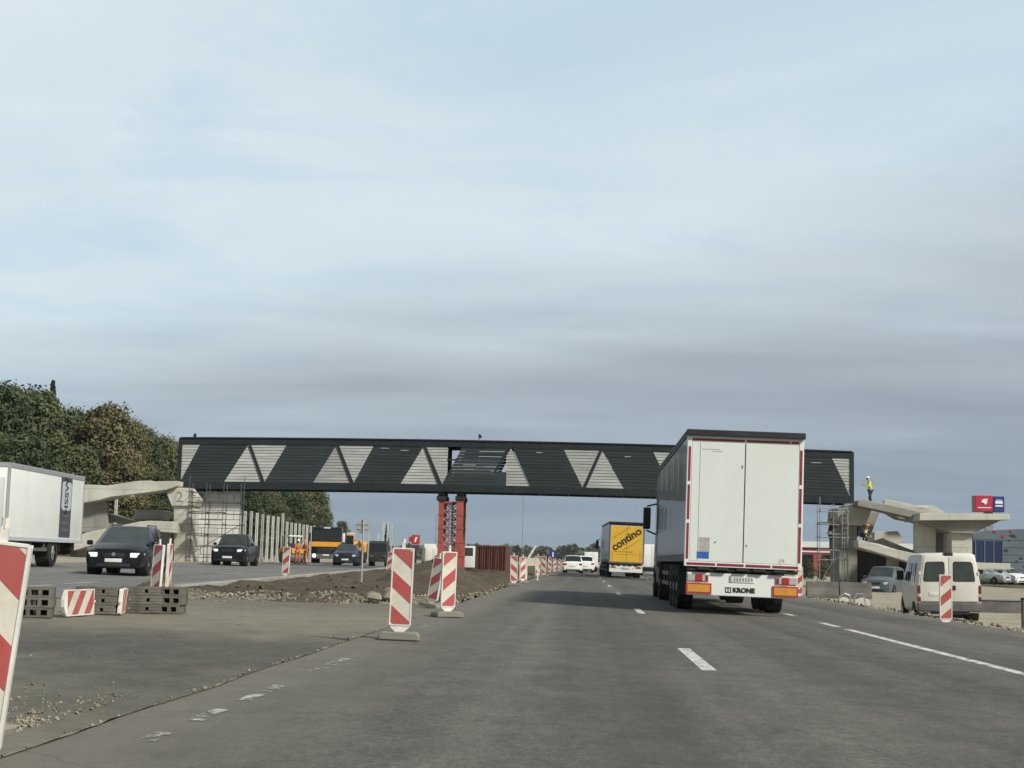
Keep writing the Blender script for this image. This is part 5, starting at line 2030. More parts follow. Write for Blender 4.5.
yw = 34.0
p = at(741.5, 600, yw)
X = p.x
lorry('semi_trailer_truck', 'large white doored articulated lorry with grey sides close ahead in the right lane', (X, yw, gz(X, yw) + 0.05 + 0.0), -0.004, 0.018, 'white')
yw = 112
X = at(625.5, 575, yw).x
lorry('semi_trailer_truck', 'yellow doored articulated lorry lettered contino far ahead in the right lane', (X, yw, gz(X, yw) + 0.05), 0.028, 0.02, 'yellow')

# white box van ahead
def boxvan(name, label, loc, rz, m, w, h, L, z0=0.55, cat='van'):
    t = thing(name, label, cat, loc, rz)
    rbox('cargo_box', -w / 2, w / 2, 0, L, z0, h, m, t, 0.03)
    for s in (-1, 1):
        rbox('rear_door', min(s * 0.01, s * (w / 2 - 0.06)), max(s * 0.01, s * (w / 2 - 0.06)), -0.025, 0.01, z0 + 0.1, h - 0.08, m, t, 0.01)
        rbox('tail_light', min(s * (w / 2 - 0.25), s * (w / 2 - 0.05)), max(s * (w / 2 - 0.25), s * (w / 2 - 0.05)), -0.03, 0.05, z0 - 0.12, z0 + 0.0, MT['taillight'], t, 0.01)
        wheel(t, s * (w / 2 - 0.05), 0.9, 0.34, 0.3, 0.2)
        wheel(t, s * (w / 2 - 0.05), L + 0.9, 0.34, 0.22, 0.2)
    mb = MB()
    mb.prism([(L + 0.1, 0.5), (L + 1.9, 0.45), (L + 1.9, 1.1), (L + 1.3, 1.3), (L + 0.8, 2.05), (L + 0.1, 2.1)], -w / 2 + 0.1, w / 2 - 0.1, 'yz')
    mb.build('cab', m, t, bevel=0.05)
    rbox('chassis', -w / 2 + 0.1, w / 2 - 0.1, 0.1, L + 1.5, 0.35, 0.54, MT['chassis'], t, 0.01)
    return t


X = at(591, 566, 172).x
boxvan('box_van', 'small white box van ahead between the white cars and the yellow trailer', (X, 172, gz(X, 172) + 0.05), 0, MT['white'], 1.5, 2.15, 2.6)
X = at(646.5, 570, 150).x + 0.4
boxvan('box_lorry', 'white box lorry glimpsed between the yellow trailer and the grey trailer side', (X, 150, gz(X, 150) + 0.05), 0, MT['white'], 2.1, 3.0, 5, 0.8, 'lorry')


# white lorry at the left edge, oncoming
def rigid():
    pa, pb = at(10, 545, 50.5), at(85.5, 540, 59.5)
    X, Y = (pa.x + pb.x) / 2 - 1.25, pa.y
    zg = gz(X, 55)
    t = thing('box_lorry', 'white box lorry with a dark lettered side stripe, cut off by the left edge', 'lorry', (X, Y, zg), math.atan2(pa.x - pb.x, pb.y - pa.y))
    L = 9.0
    w = 1.27
    z0, z1 = at(10, 540.5, 50.5).z - zg, at(10, 463, 50.5).z - zg
    rbox('box_body', -w + 0.01, w - 0.01, 0.03, L, z0 + 0.02, z1 - 0.02, MT['white'], t, 0.03)
    mb = MB()
    for s in (-1, 1):
        for y in (0.06, L - 0.03):
            mb.b2(s * w - 0.06, s * w + 0.012 * (s > 0) + 0.0, y - 0.06, y + 0.05, z0, z1) if s > 0 else mb.b2(-w - 0.012, -w + 0.06, y - 0.06, y + 0.05, z0, z1)
        mb.b2(min(s * (w - 0.06), s * (w + 0.012)), max(s * (w - 0.06), s * (w + 0.012)), 0.1, L - 0.08, z1 - 0.14, z1 + 0.004)
    mb.b2(-w + 0.06, w - 0.06, -0.0, 0.05, z1 - 0.12, z1 + 0.004)
    mb.b2(-w, w, 0.0, L, z1 + 0.004, z1 + 0.03)
    mb.build('edge_trim', MT['silver'], t, bevel=0.01)
    mb = MB()
    for s in (-1, 1):
        mb.b2(min(s * (w - 0.06), s * (w + 0.014)), max(s * (w - 0.06), s * (w + 0.014)), 0.1, L - 0.08, z0, z0 + 0.15)
    mb.build('lower_rail', MT['palepanel'], t, bevel=0.01)
    # stripe
    ya, yb = 5.95, 7.35
    mb = MB()
    mb.b2(w - 0.005, w + 0.006, ya, yb, z0 + 0.2, z1 - 0.15)
    st = mb.build('side_stripe', MT['slate'], t)
    mb = MB()
    zlo, zhi = z0 + (z1 - z0) * 0.47, z1 - 0.30
    P = [(ya + 0.12, zlo + 0.12), (ya + 0.24, zlo), (yb - 0.22, zlo), (yb - 0.08, zlo + 0.12), (yb - 0.08, zhi - 0.1), (yb - 0.2, zhi), (ya + 0.22, zhi), (ya + 0.12, zhi - 0.1)]
    mb.prism(P, w + 0.007, w + 0.012, 'yz')
    mb.build('pale_field', MT['palepanel'], st)
    # letters read from bottom to top
    rot = (Matrix.Rotation(PI / 2, 3, 'Z') @ Matrix.Rotation(PI / 2, 3, 'X') @ Matrix.Rotation(PI / 2, 3, 'Z')).to_euler()
    text('HSSW', 0.62, 'lettering', MT['ink'], st, (w + 0.014, (ya + yb) / 2 + 0.02, (zlo + zhi) / 2), rot, 0.003, 0.012, 0.85)
    mb = MB()
    for k in range(3):
        z = z0 + 0.42 + 0.27 * k
        mb.b2(w + 0.007, w + 0.011, ya + 0.3, yb - 0.28, z, z + 0.11)
    mb.build('lower_text', MT['greyplastic'], st)
    rbox('chassis', -0.5, 0.5, -1.5, L - 0.3, 0.7, z0 - 0.02, MT['chassis'], t, 0.02)
    for s in (-1, 1):
        wheel(t, s * 1.22, 5.6, 0.52, 0.55, 0.29)
        wheel(t, s * 1.22, -0.9, 0.52, 0.36, 0.29)
        mb = MB()
        n = 10
        pts = [(5.6 + math.cos(PI * k / n) * 0.68, 0.56 + math.sin(PI * k / n) * 0.64) for k in range(n + 1)]
        pts += [(5.6 + math.cos(PI * k / n) * 0.63, 0.56 + math.sin(PI * k / n) * 0.59) for k in range(n, -1, -1)]
        for k in range(n):
            q = [pts[k], pts[k + 1], pts[2 * n - k], pts[2 * n + 1 - k]]
            mb.prism(q, min(s * 0.7, s * 1.25), max(s * 0.7, s * 1.25), 'yz')
        mb.build('mudguard', MT['blackplastic'], t)
        mb = MB()
        for z in (0.62, 0.92):
            mb.b2(min(s * 1.2, s * 1.23), max(s * 1.2, s * 1.23), 0.9, 4.7, z - 0.06, z + 0.06)
        for y in (1.1, 2.9, 4.5):
            mb.b2(min(s * 1.14, s * 1.2), max(s * 1.14, s * 1.2), y - 0.04, y + 0.04, 0.56, z0)
        mb.build('side_guard', MT['greyplastic'], t)
        rbox('storage_box', min(s * 0.7, s * 1.15), max(s * 0.7, s * 1.15), 1.2, 3.2, 0.5, 1.0, MT['chassis'], t, 0.03)
    rbox('rear_bar', -1.2, 1.2, L - 0.25, L - 0.1, 0.45, 0.62, MT['chassis'], t, 0.02)
    rbox('tail_lift', -1.15, 1.15, L - 0.9, L - 0.5, 0.62, 0.9, MT['chassis'], t, 0.03)
    mb = MB()
    mb.prism([(-0.15, 0.6), (-2.0, 0.5), (-2.1, 1.2), (-1.95, 2.2), (-1.5, 2.95), (-0.15, 3.0)], -1.2, 1.2, 'yz')
    mb.build('cab', MT['white'], t, bevel=0.06, seg=2, smooth=True)
    mb = MB()
    mb.prism([(-2.0, 1.95), (-1.98, 1.95), (-1.55, 2.8), (-1.6, 2.8)], -1.05, 1.05, 'yz')
    mb.build('windscreen', MT['glass'], t)
    for s in (-1, 1):
        rbox('headlight', min(s * .75, s * 1.1), max(s * .75, s * 1.1), -2.12, -1.95, 0.75, 0.98, MT['lens'], t, 0.02)
        rbox('mirror', min(s * 1.28, s * 1.45), max(s * 1.28, s * 1.45), -1.75, -1.6, 1.9, 2.6, MT['blackplastic'], t, 0.02)


rigid()


# orange tipper, oncoming, headlamp lit
def tipper():
    Y = 128
    X = at(327, 566, Y).x
    t = thing('tipper_truck', 'orange and black tipper lorry facing us with one bright headlamp, beside the post row', 'lorry', (X, Y, gz(X, Y) + 0.005), 0.10)
    w = 1.22
    mb = MB()
    mb.prism([(0, 0.75), (-1.9, 0.62), (-1.95, 1.55), (-1.85, 1.75), (-1.72, 2.82), (-1.5, 2.98), (0, 2.98)], -w, w, 'yz')
    cb = mb.build('cab', MT['blackpaint'], t, bevel=0.05, seg=2, smooth=True)
    mb = MB()
    mb.prism([(-1.925, 1.83), (-1.89, 1.83), (-1.755, 2.72), (-1.795, 2.72)], -w + 0.1, w - 0.1, 'yz')
    mb.build('windscreen', MT['glass'], t)
    mb = MB()
    mb.b2(-w + 0.02, w - 0.02, -1.985, -1.93, 1.36, 1.76)
    mb.build('orange_panel', MT['orange'], t, bevel=0.01)
    rbox('bumper', -w, w, -2.1, -1.8, 0.38, 0.78, MT['greyplastic'], t, 0.04)
    rbox('grille', -0.75, 0.75, -1.99, -1.9, 0.82, 1.30, MT['blackplastic'], t, 0.02)
    rbox('number_plate', -0.26, 0.26, -2.125, -2.10, 0.62, 0.74, MT['plate'], t, 0.004)
    rbox('roof_sign', -0.28, 0.28, -1.75, -1.6, 2.84, 2.98, MT['palepanel'], t, 0.01)
    for s, m in ((-1, MT['headlit']), (1, MT['lens'])):
        mb = MB()
        mb.tube((s * 0.95, -2.12, 0.62), (s * 0.95, -2.0, 0.62), 0.17 if s < 0 else 0.12, 14)
        mb.build('headlight', m, t)
        rbox('mirror', min(s * 1.3, s * 1.5), max(s * 1.3, s * 1.5), -1.85, -1.7, 1.75, 2.5, MT['white'] if s > 0 else MT['blackplastic'], t, 0.03)
        for y in (-1.1, 2.6, 3.95):
            wheel(t, s * w, y, 0.5, 0.34, 0.29)
    rbox('chassis', -0.5, 0.5, -0.5, 4.8, 0.65, 1.05, MT['chassis'], t, 0.02)
    mb = MB()
    mb.prism([(0.25, 1.1), (5.2, 1.1), (5.4, 2.7), (0.15, 2.8)], -w, w, 'yz')
    mb.build('tipper_body', MT['darkgreen'], t, bevel=0.03)
    mb = MB()
    for s in (-1, 1):
        for y in frange(0.4, 5.1, 6):
            mb.b2(min(s * w, s * (w + 0.05)), max(s * w, s * (w + 0.05)), y - 0.05, y + 0.05, 1.12, 2.65)
    mb.build('body_rib', MT['darkgreen'], t)


tipper()


# yellow excavator behind
def digger():
    Y = 150
    p = at(352.5, 560, Y)
    t = thing('excavator', 'yellow excavator body beyond the tipper lorry, cut by the round sign pole', 'excavator', (p.x, Y, gz(p.x, Y)), 0.3)
    for s in (-0.85, 0.85):
        mb = MB()
        mb.prism([(-1.7, 0.25), (-1.4, 0.0), (1.4, 0.0), (1.7, 0.25), (1.7, 0.6), (1.4, 0.82), (-1.4, 0.82), (-1.7, 0.6)], s - 0.25, s + 0.25, 'yz')
        mb.build('track', MT['chassis'], t, bevel=0.03)
    rbox('upper_body', -1.15, 1.15, -1.2, 1.6, 1.05, 2.05, MT['orange'], t, 0.08, 2)
    rbox('counterweight', -1.1, 1.1, 1.3, 1.9, 1.1, 1.95, MT['cream'], t, 0.1, 2)
    c = rbox('cab', -1.1, -0.1, -1.5, 0.0, 1.2, 2.75, MT['orange'], t, 0.08, 2)
    rbox('window', -1.02, -0.18, -1.515, -1.45, 1.7, 2.62, MT['glass'], c, 0.02)
    rbox('cab_roof', -1.15, -0.05, -1.55, 0.05, 2.75, 2.86, MT['cream'], t, 0.03)
    mb = MB()
    mb.beam((0.3, -1.0, 1.5), (0.3, -3.0, 2.0), 0.35, 0.4)
    mb.beam((0.3, -3.0, 2.0), (0.3, -4.2, 1.6), 0.3, 0.35)
    bo = mb.build('boom', MT['orange'], t, bevel=0.03)
    mb = MB()
    mb.beam((0.3, -4.2, 1.6), (0.3, -3.9, 0.9), 0.25, 0.28)
    mb.prism([(-4.2, 0.9), (-3.5, 0.8), (-3.4, 0.35), (-4.0, 0.2)], -0.1, 0.7, 'yz')
    mb.build('bucket_arm', MT['darkgreen'], bo)


digger()


def dark_lorry():
    Y = 122
    X = at(378.5, 566, Y).x
    t = thing('flatbed_lorry', 'small dark lorry standing on the far carriageway right of the round sign', 'lorry', (X, Y, gz(X, Y)), 0.08)
    w = 0.72
    mb = MB()
    mb.prism([(0, 0.55), (-1.5, 0.5), (-1.55, 1.1), (-1.35, 1.75), (-1.15, 1.95), (0, 1.95)], -w, w, 'yz')
    mb.build('cab', MT['darkgreen'], t, bevel=0.04)
    mb = MB()
    mb.prism([(-1.56, 1.16), (-1.5, 1.16), (-1.30, 1.78), (-1.36, 1.78)], -w + 0.08, w - 0.08, 'yz')
    mb.build('windscreen', MT['glass'], t)
    mb = MB()
    mb.b2(-w - 0.05, w + 0.05, 0.1, 3.2, 0.75, 1.5)
    mb.b2(-w - 0.05, w + 0.05, 0.1, 0.2, 1.5, 2.0)
    mb.build('load_bed', MT['darkgreen'], t, bevel=0.02)
    rbox('bumper', -w, w, -1.65, -1.4, 0.35, 0.6, MT['chassis'], t, 0.02)
    for s in (-1, 1):
        wheel(t, s * w, -0.8, 0.36, 0.22, 0.2)
        wheel(t, s * w, 2.4, 0.36, 0.3, 0.2)
        rbox('headlight', min(s * .4, s * .64), max(s * .4, s * .64), -1.6, -1.5, 0.72, 0.86, MT['greyplastic'], t, 0.02)
    mb = MB()
    mb.b2(-0.3, 0.3, 0.1, 3.0, 0.5, 0.74)
    mb.build('chassis', MT['chassis'], t)


dark_lorry()
# parked vehicles beyond the heap: small white cabin truck, van
X = at(432, 568, 140).x
boxvan('box_van', 'small white van half hidden behind the soil heap, left of the red tower', (X, 140, gz(X, 140)), 0.2, MT['cream'], 1.35, 1.75, 2.2, 0.45)
X = at(468.5, 568, 126).x
t = thing('site_cabin_truck', 'white cabin with a teal tinted window between the red tower and the container', 'site cabin', (X, 126, gz(X, 126)))
rbox('cabin_wall', -0.45, 0.5, 0, 2.2, 0.2, 1.95, MT['white'], t, 0.04)
rbox('window', -0.38, 0.34, -0.02, 0.03, 1.15, 1.8, MT['glassgrey'], t, 0.01)
rbox('skid', -0.4, 0.45, 0.05, 2.1, 0.0, 0.2, MT['chassis'], t, 0.01)
# parked cars far right
for k, (px, lab, pm) in enumerate([(985, 'silver', 'silver parked car just right of the cream van by the low wall'), (1004, 'white', 'white parked car in the middle of the far right car park'), (1021, 'cream', 'pale van cut off by the right edge of the photo')]):
    pass
X = at(985, 590, 140).x
car('parked_car', 'silver parked car just right of the cream van beyond the low wall', 'car', (X, 140, gz(X, 140) + 0.1), 0.9, MT['silver'], 4.2, 1.75, 1.45, 0.92, -1.0, -0.3, 1.3, 0.9, 'hatch', 0.31)
X = at(1008, 590, 143).x
car('parked_car', 'white parked car on the far right in front of the blue grey building', 'car', (X, 143, gz(X, 143) + 0.1), 0.4, MT['white'], 4.2, 1.75, 1.5, 0.92, -1.0, -0.3, 1.3, 0.9, 'hatch', 0.31)
X = at(1032, 590, 118).x
boxvan('delivery_van', 'pale delivery van at the far right edge of the photo', (X, 108, gz(X, 108) + 0.1), 0.1, MT['cream'], 1.8, 1.9, 2.6)
# ================================================================== BUILDINGS ON THE RIGHT
def shop():
    Y = 170
    xl = at(973, 560, Y).x
    zg = gz(xl, Y)
    t = thing('retail_building', 'blue grey retail building with a dark blue glazed bay at the right edge', 'building', (xl, Y, zg))
    p0, p1 = at(975, 530, Y), at(1024, 524, Y)
    h0, h1 = p0.z - zg, p1.z - zg
    slope = (h1 - h0) / (p1.x - p0.x)
    Wd = 26
    mb = MB()
    mb.prism([(0, 0), (Wd, 0), (Wd, h0 + slope * Wd * 0.4), (1.5, h0), (0, h0 - 0.4)], 0.0, 12, 'xz')
    mb.build('wall', MT['facade'], t, bevel=0.05)
    mb = MB()
    a, b = at(975, 562, Y), at(1002, 541, Y)
    mb.b2(a.x - xl, b.x - xl, -0.25, 0.05, a.z - zg, b.z - zg)
    wd = mb.build('window', MT['facadeblue'], t)
    mb = MB()
    for k in range(4):
        x = (a.x - xl) + (b.x - a.x) * k / 3
        mb.b2(x - 0.05, x + 0.05, -0.31, -0.255, a.z - zg, b.z - zg)
    mb.build('frame', MT['facade'], wd)
    mb = MB()
    for z in frange(1.5, h0 - 1, 5):
        mb.b2(0.05, Wd, -0.03, -0.004, z - 0.02, z + 0.02)
    mb.build('panel_joint', MT['slate'], t)
    r = random.Random(5)
    for k in range(15):
        mb = MB()
        x, z = r.uniform(3.2, 7), r.uniform(1.8, h0 - 0.4)
        s = r.uniform(0.12, 0.3)
        mb.b2(x, x + s * 1.6, -0.06, -0.035, z, z + s)
        mb.build('wall_decal', MT['slate'], t)
    mb = MB()
    for (px, py) in ((995, 531.5), (1011, 531), (1003, 536)):
        q = at(px, py, Y)
        mb.b2(q.x - xl - 0.16, q.x - xl + 0.16, -0.07, -0.04, q.z - zg - 0.12, q.z - zg + 0.12)
    mb.build('red_decal', MT['facadered'], t)
    a, b = at(976, 590, Y), at(1012, 572, Y)
    mb = MB()
    mb.b2(a.x - xl, b.x - xl, -0.2, 0.05, 0.0, b.z - zg)
    mb.build('entrance', MT['glass'], t)


shop()


def redshop():
    Y = 260
    a, b = at(780, 562, Y), at(852, 541, Y)
    zg = gz(a.x, Y)
    t = thing('store_building', 'long low white and red store behind the right scaffold', 'building', (a.x, Y, zg))
    W = 28
    zt = at(815, 541.5, Y).z - zg
    zm = at(815, 547.5, Y).z - zg
    zl = at(815, 551.5, Y).z - zg
    mb = MB()
    mb.b2(0, W, 0.0, 16, 0, zm)
    mb.build('wall', MT['facadered'], t)
    mb = MB()
    mb.prism([(-0.4, zm), (W + 0.4, zm), (W - 4, zt), (4, zt)], -0.4, 16.4, 'xz')
    mb.build('roof', MT['facadewhite'], t)
    mb = MB()
    mb.b2(0, W, -0.15, -0.02, zl - 0.15, zl + 0.1)
    mb.build('band', MT['facadewhite'], t)
    mb = MB()
    for k in range(5):
        mb.b2(2 + k * 5, 5.5 + k * 5, -0.12, -0.02, 0.3, zl - 0.5)
    mb.build('window', MT['glass'], t)


redshop()

# low grey wall by the right pier, and the dark wall beyond the gravel
Y = 72
a, b = at(806, 592, Y), at(872, 596, Y)
mb = MB()
x = a.x
while x < b.x - 0.2:
    mb.prism([(x, -0.28), (x, 0.28), (x + 1.48, 0.28), (x + 1.48, -0.28)], 0, 0.12, 'xy')
    mb.prism([(-0.28 + Y * 0, 0.12), (0.28, 0.12), (0.12, 0.45), (0.09, 0.72), (-0.09, 0.72), (-0.12, 0.45)], x + 0.01, x + 1.47, 'yz')
    x += 1.5
o = mb.build('wall_blocks', MT['concrete_dark'], None, bevel=0.015)
cw = thing('concrete_barrier', 'low grey concrete barrier running past the foot of the right scaffold', 'barrier', (a.x, Y, gz(a.x, Y)))
o.parent = cw
o.location = (-a.x, 0, 0)
Y = 58
a, b = at(986, 606, Y), at(1030, 608, Y)
cw = thing('retaining_wall', 'low dark retaining wall between the gravel and the far car park', 'wall', (a.x, Y, gz(a.x, Y)))
mb = MB()
mb.b2(-0.2, 16, 0, 0.3, -0.2, 0.42)
mb.build('wall_face', MT['concrete_dark'], cw, bevel=0.02)
mb = MB()
mb.b2(-0.25, 16.05, -0.04, 0.34, 0.422, 0.50)
mb.build('coping', MT['concrete_grey'], cw, bevel=0.015)
X = at(1023.5, 620, 36).x
t = thing('marker_post', 'dark slim marker post at the right edge of the photo', 'post', (X, 36, gz(X, 36)))
mb = MB()
mb.tube((0, 0, -0.05), (0, 0, 0.85), 0.05, 10)
mb.build('post', MT['greyplastic'], t)
mb = MB()
mb.tube((0, 0, 0.85), (0, 0, 0.90), 0.06, 10)
mb.build('cap', MT['blackplastic'], t)
# bent pipe rail by the gravel
Y = 60
a = at(850, 602, Y)
t = thing('pipe_frame', 'bent thin steel frame lying at the edge of the gravel left of the parked car', 'frame', (a.x, Y, gz(a.x, Y)))
mb = MB()
pts = [(-0.4, 0.0), (-0.42, 0.35), (-0.2, 0.5), (0.0, 0.42), (0.05, 0.05), (0.25, 0.48), (0.5, 0.5), (0.62, 0.0)]
for i in range(len(pts) - 1):
    mb.tube((pts[i][0], 0, pts[i][1]), (pts[i + 1][0], 0, pts[i + 1][1]), 0.025, 6)
mb.build('bent_tube', MT['galv'], t)

# concrete blocks and rubble lumps by the verge
for i, (px, py, Y, s, lab) in enumerate([(861, 604, 62, 0.32, 'pale concrete lump at the gravel edge right of the bent frame'), (843, 602.5, 66, 0.22, 'small pale concrete lump at the gravel edge left of the bent frame')]):
    a = at(px, py, Y)
    mb = MB()
    mb.prism([(-s, 0), (s, 0), (s * 0.9, s * 0.8), (s * .1, s * 1.05), (-s * .85, s * .7)], -s * .6, s * .6, 'xz')
    o = mb.build('concrete_lump', MT['concrete'], None, bevel=0.03, loc=(a.x, Y, gz(a.x, Y) - 0.02))
    tag(o, lab, 'concrete block')

# big pale broken slabs on the ridge
for (px, Y, s, lab) in [(392, 33.5, 0.30, 'largest broken asphalt lump left of the pale striped beacon'), (372, 33.0, 0.2, 'smaller broken asphalt lump on the rubble ridge, next left of the largest')]:
    a = at(px, 600, Y)
    mb = MB()
    mb.prism([(-s, 0), (s * .9, 0), (s, s * .5), (s * .3, s * .95), (-s * .6, s * .75)], -s * .7, s * .6, 'xz')
    o = mb.build('asphalt_lump', MT['rubble'], None, bevel=0.05, loc=(a.x, Y, gz(a.x, Y) + 0.05))
    o.rotation_euler = (0.1, 0.15, 0.5)
    tag(o, lab, 'rubble lump')

# distant masts
for (px, py, Y, lab) in [(523.5, 492, 700, 'hair thin distant radio mast in the middle, right of the red tower'), (436.5, 515, 420, 'thin distant lattice pole just left of the red tower')]:
    a = at(px, py, Y)
    t = thing('radio_mast', lab, 'mast', (a.x, Y, 0))
    mb = MB()
    w = 0.12 if Y > 500 else 0.08
    n = 10
    for s in ((-1, -1), (1, -1), (0, 1)):
        mb.tube((s[0] * w, s[1] * w, 0), (s[0] * w * 0.5, s[1] * w * 0.5, a.z), 0.035, 4)
    for k in range(n):
        z0, z1 = a.z * k / n, a.z * (k + 1) / n
        mb.tube((-w, -w, z0), (w, -w, z1), 0.04, 4)
        mb.tube((w, -w, z0), (0, w, z1), 0.04, 4)
    mb.build('lattice', MT['galv'], t)

# ================================================================== PEOPLE
def skin_mesh(name, verts, edges, radii, m, parent, root=0, sub=1):
    me = bpy.data.meshes.new(name + '_skeleton')
    me.from_pydata([Vector(v) for v in verts], edges, [])
    o = bpy.data.objects.new(name + '_skeleton', me)
    col.objects.link(o)
    md = o.modifiers.new('skin', 'SKIN')
    md.use_smooth_shade = True
    for i, r in enumerate(radii):
        me.skin_vertices[0].data[i].radius = (r, r) if not isinstance(r, tuple) else r
        me.skin_vertices[0].data[i].use_root = (i == root)
    sb = o.modifiers.new('sub', 'SUBSURF')
    sb.levels = sub
    sb.render_levels = sub
    dg = bpy.context.evaluated_depsgraph_get()
    out = bpy.data.meshes.new_from_object(o.evaluated_get(dg))
    bpy.data.objects.remove(o)
    bpy.data.meshes.remove(me)
    out.name = name
    out.materials.clear()
    out.materials.append(m)
    q = bpy.data.objects.new(name, out)
    col.objects.link(q)
    q.parent = parent
    return q


def person(label, loc, rz, J, top, legs, helmet, vest=None):
    """J: joints of the pose, facing -y: hip, chest, neck, head, and per side shoulder, elbow, wrist, knee, ankle"""
    t = thing('person', label, 'person', loc, rz)
    V, E, Rr = [], [], []
    def add(p, r, par=None):
        V.append(Vector(p))
        Rr.append(r)
        if par is not None:
            E.append((par, len(V) - 1))
        return len(V) - 1
    hip = add(J['hip'], 0.125)
    ch = add(J['chest'], 0.145, hip)
    nk = add(J['neck'], 0.062, ch)
    hd = Vector(J['head'])
    a = add(Vector(J['neck']).lerp(hd, 0.45), 0.075, nk)
    b = add(hd, 0.10, a)
    add(hd + Vector((0, 0, 0.085)), 0.07, b)
    add(hd + Vector(J.get('face', (0, -1, 0))) * 0.115, 0.022, b)
    for s in ('L', 'R'):
        sh = add(J['shoulder' + s], 0.062, ch)
        el = add(J['elbow' + s], 0.046, sh)
        wr = add(J['wrist' + s], 0.031, el)
        d = (Vector(J['wrist' + s]) - Vector(J['elbow' + s])).normalized()
        sd = d.cross(Vector((0, -1, 0.3))).normalized()
        pl = add(Vector(J['wrist' + s]) + d * 0.06, 0.034, wr)
        for k, ln in ((-1.4, .075), (-0.45, .09), (0.5, .085), (1.4, .065)):
            f1 = add(V[pl] + d * 0.045 + sd * 0.017 * k, 0.010, pl)
            add(V[f1] + d * ln * 0.5 + Vector((0, -0.02, -0.01)), 0.009, f1)
        th = add(V[wr] + d * 0.04 + sd * 0.045, 0.011, wr)
        add(V[th] + d * 0.04 + sd * 0.01, 0.009, th)
        hj = add(Vector(J['hip']).lerp(Vector(J['knee' + s]), 0.15) + Vector((0.075 if s == 'R' else -0.075, 0, 0)), 0.09, hip)
        kn = add(J['knee' + s], 0.062, hj)
        an = add(J['ankle' + s], 0.045, kn)
        toe = Vector(J['ankle' + s]) + Vector((0, -0.17, -0.05))
        add(toe, 0.038, an)
    skin_mesh('body', V, E, Rr, MT['skin'], t)
    # clothes a little larger than the body
    V2 = [J['hip'], J['chest'], Vector(J['chest']).lerp(Vector(J['neck']), 0.6)]
    E2 = [(0, 1), (1, 2)]
    R2 = [0.14, 0.165, 0.10]
    for s in ('L', 'R'):
        i = len(V2)
        V2 += [J['shoulder' + s], J['elbow' + s], Vector(J['elbow' + s]).lerp(Vector(J['wrist' + s]), 0.85)]
        E2 += [(1, i), (i, i + 1), (i + 1, i + 2)]
        R2 += [0.078, 0.062, 0.048]
    skin_mesh('jacket', V2, E2, R2, top, t)
    V3, E3, R3 = [J['hip']], [], [0.138]
    for s in ('L', 'R'):
        i = len(V3)
        V3 += [Vector(J['hip']).lerp(Vector(J['knee' + s]), 0.15) + Vector((0.075 if s == 'R' else -0.075, 0, 0)), J['knee' + s], J['ankle' + s]]
        E3 += [(0, i), (i, i + 1), (i + 1, i + 2)]
        R3 += [0.102, 0.078, 0.062]
    skin_mesh('trousers', V3, E3, R3, legs, t)
    if vest:
        skin_mesh('safety_vest', [Vector(J['hip']).lerp(Vector(J['chest']), 0.25), J['chest'], Vector(J['chest']).lerp(Vector(J['neck']), 0.55)], [(0, 1), (1, 2)], [0.165, 0.19, 0.13], vest, t)
    for s in ('L', 'R'):
        a = Vector(J['ankle' + s])
        mb = MB()
        mb.b2(a.x - 0.05, a.x + 0.05, a.y - 0.21, a.y + 0.07, a.z - 0.09, a.z + 0.02)
        mb.build('boot', MT['blackcloth'], t, bevel=0.03, seg=2, smooth=True)
    mb = MB()
    c = Vector(J['head']) + Vector((0, 0, 0.055))
    n, m = 14, 5
    vs = []
    for j in range(m + 1):
        ph = PI / 2 * j / m
        for k in range(n):
            th = 2 * PI * k / n
            vs.append((c.x + math.cos(th) * math.cos(ph) * 0.128, c.y + math.sin(th) * math.cos(ph) * 0.145, c.z + math.sin(ph) * 0.12))
    fs = [(j * n + k, j * n + (k + 1) % n, (j + 1) * n + (k + 1) % n, (j + 1) * n + k) for j in range(m) for k in range(n)]
    mb.add(vs, fs)
    f = Vector(J.get('face', (0, -1, 0)))
    mb.box(c + Vector((f.x, f.y, 0)) * 0.15, (0.16 if abs(f.y) > .5 else .1, 0.1 if abs(f.y) > .5 else .16, 0.018))
    mb.build('helmet', helmet, t, smooth=True)
    return t


# worker on the top of the right stair flight, head bent, hands raised in front, seen from the right
J = dict(hip=(0, 0, .95), chest=(-.04, 0, 1.30), neck=(-.10, 0, 1.50), head=(-.17, 0, 1.63), face=(-.9, 0, -.4),
         shoulderL=(-.05, -.19, 1.42), elbowL=(-.16, -.24, 1.16), wristL=(-.40, -.16, 1.22), shoulderR=(-.05, .19, 1.42), elbowR=(-.18, .24, 1.20), wristR=(-.42, .12, 1.30),
         kneeL=(-.03, -.10, .50), ankleL=(.03, -.11, .09), kneeR=(-.05, .10, .50), ankleR=(.02, .11, .09))
p = at(870.5, 502.5, 97.6)
person('worker in yellow top standing on the right stair, looking at their hands', (p.x, 97.6, p.z - 0.15), 0, J, MT['hivis'], MT['navycloth'], MT['helmetwhite'], MT['orangecloth'])
J = dict(hip=(0, .05, .42), chest=(0, -.16, .70), neck=(0, -.28, .86), head=(0, -.36, .96), face=(0, -.8, -.5),
         shoulderL=(-.19, -.2, .80), elbowL=(-.25, -.32, .55), wristL=(-.16, -.48, .40), shoulderR=(.19, -.2, .80), elbowR=(.25, -.32, .55), wristR=(.16, -.48, .40),
         kneeL=(-.16, -.33, .50), ankleL=(-.13, -.10, .09), kneeR=(.16, -.30, .46), ankleR=(.13, .0, .09))
p = at(863.5, 542, 96.4)
person('crouching worker in a bright vest low on the right stair beside the pier', (p.x, 96.4, p.z - 0.02), 0.5, J, MT['navycloth'], MT['blackcloth'], MT['helmetorange'], MT['hivis'])
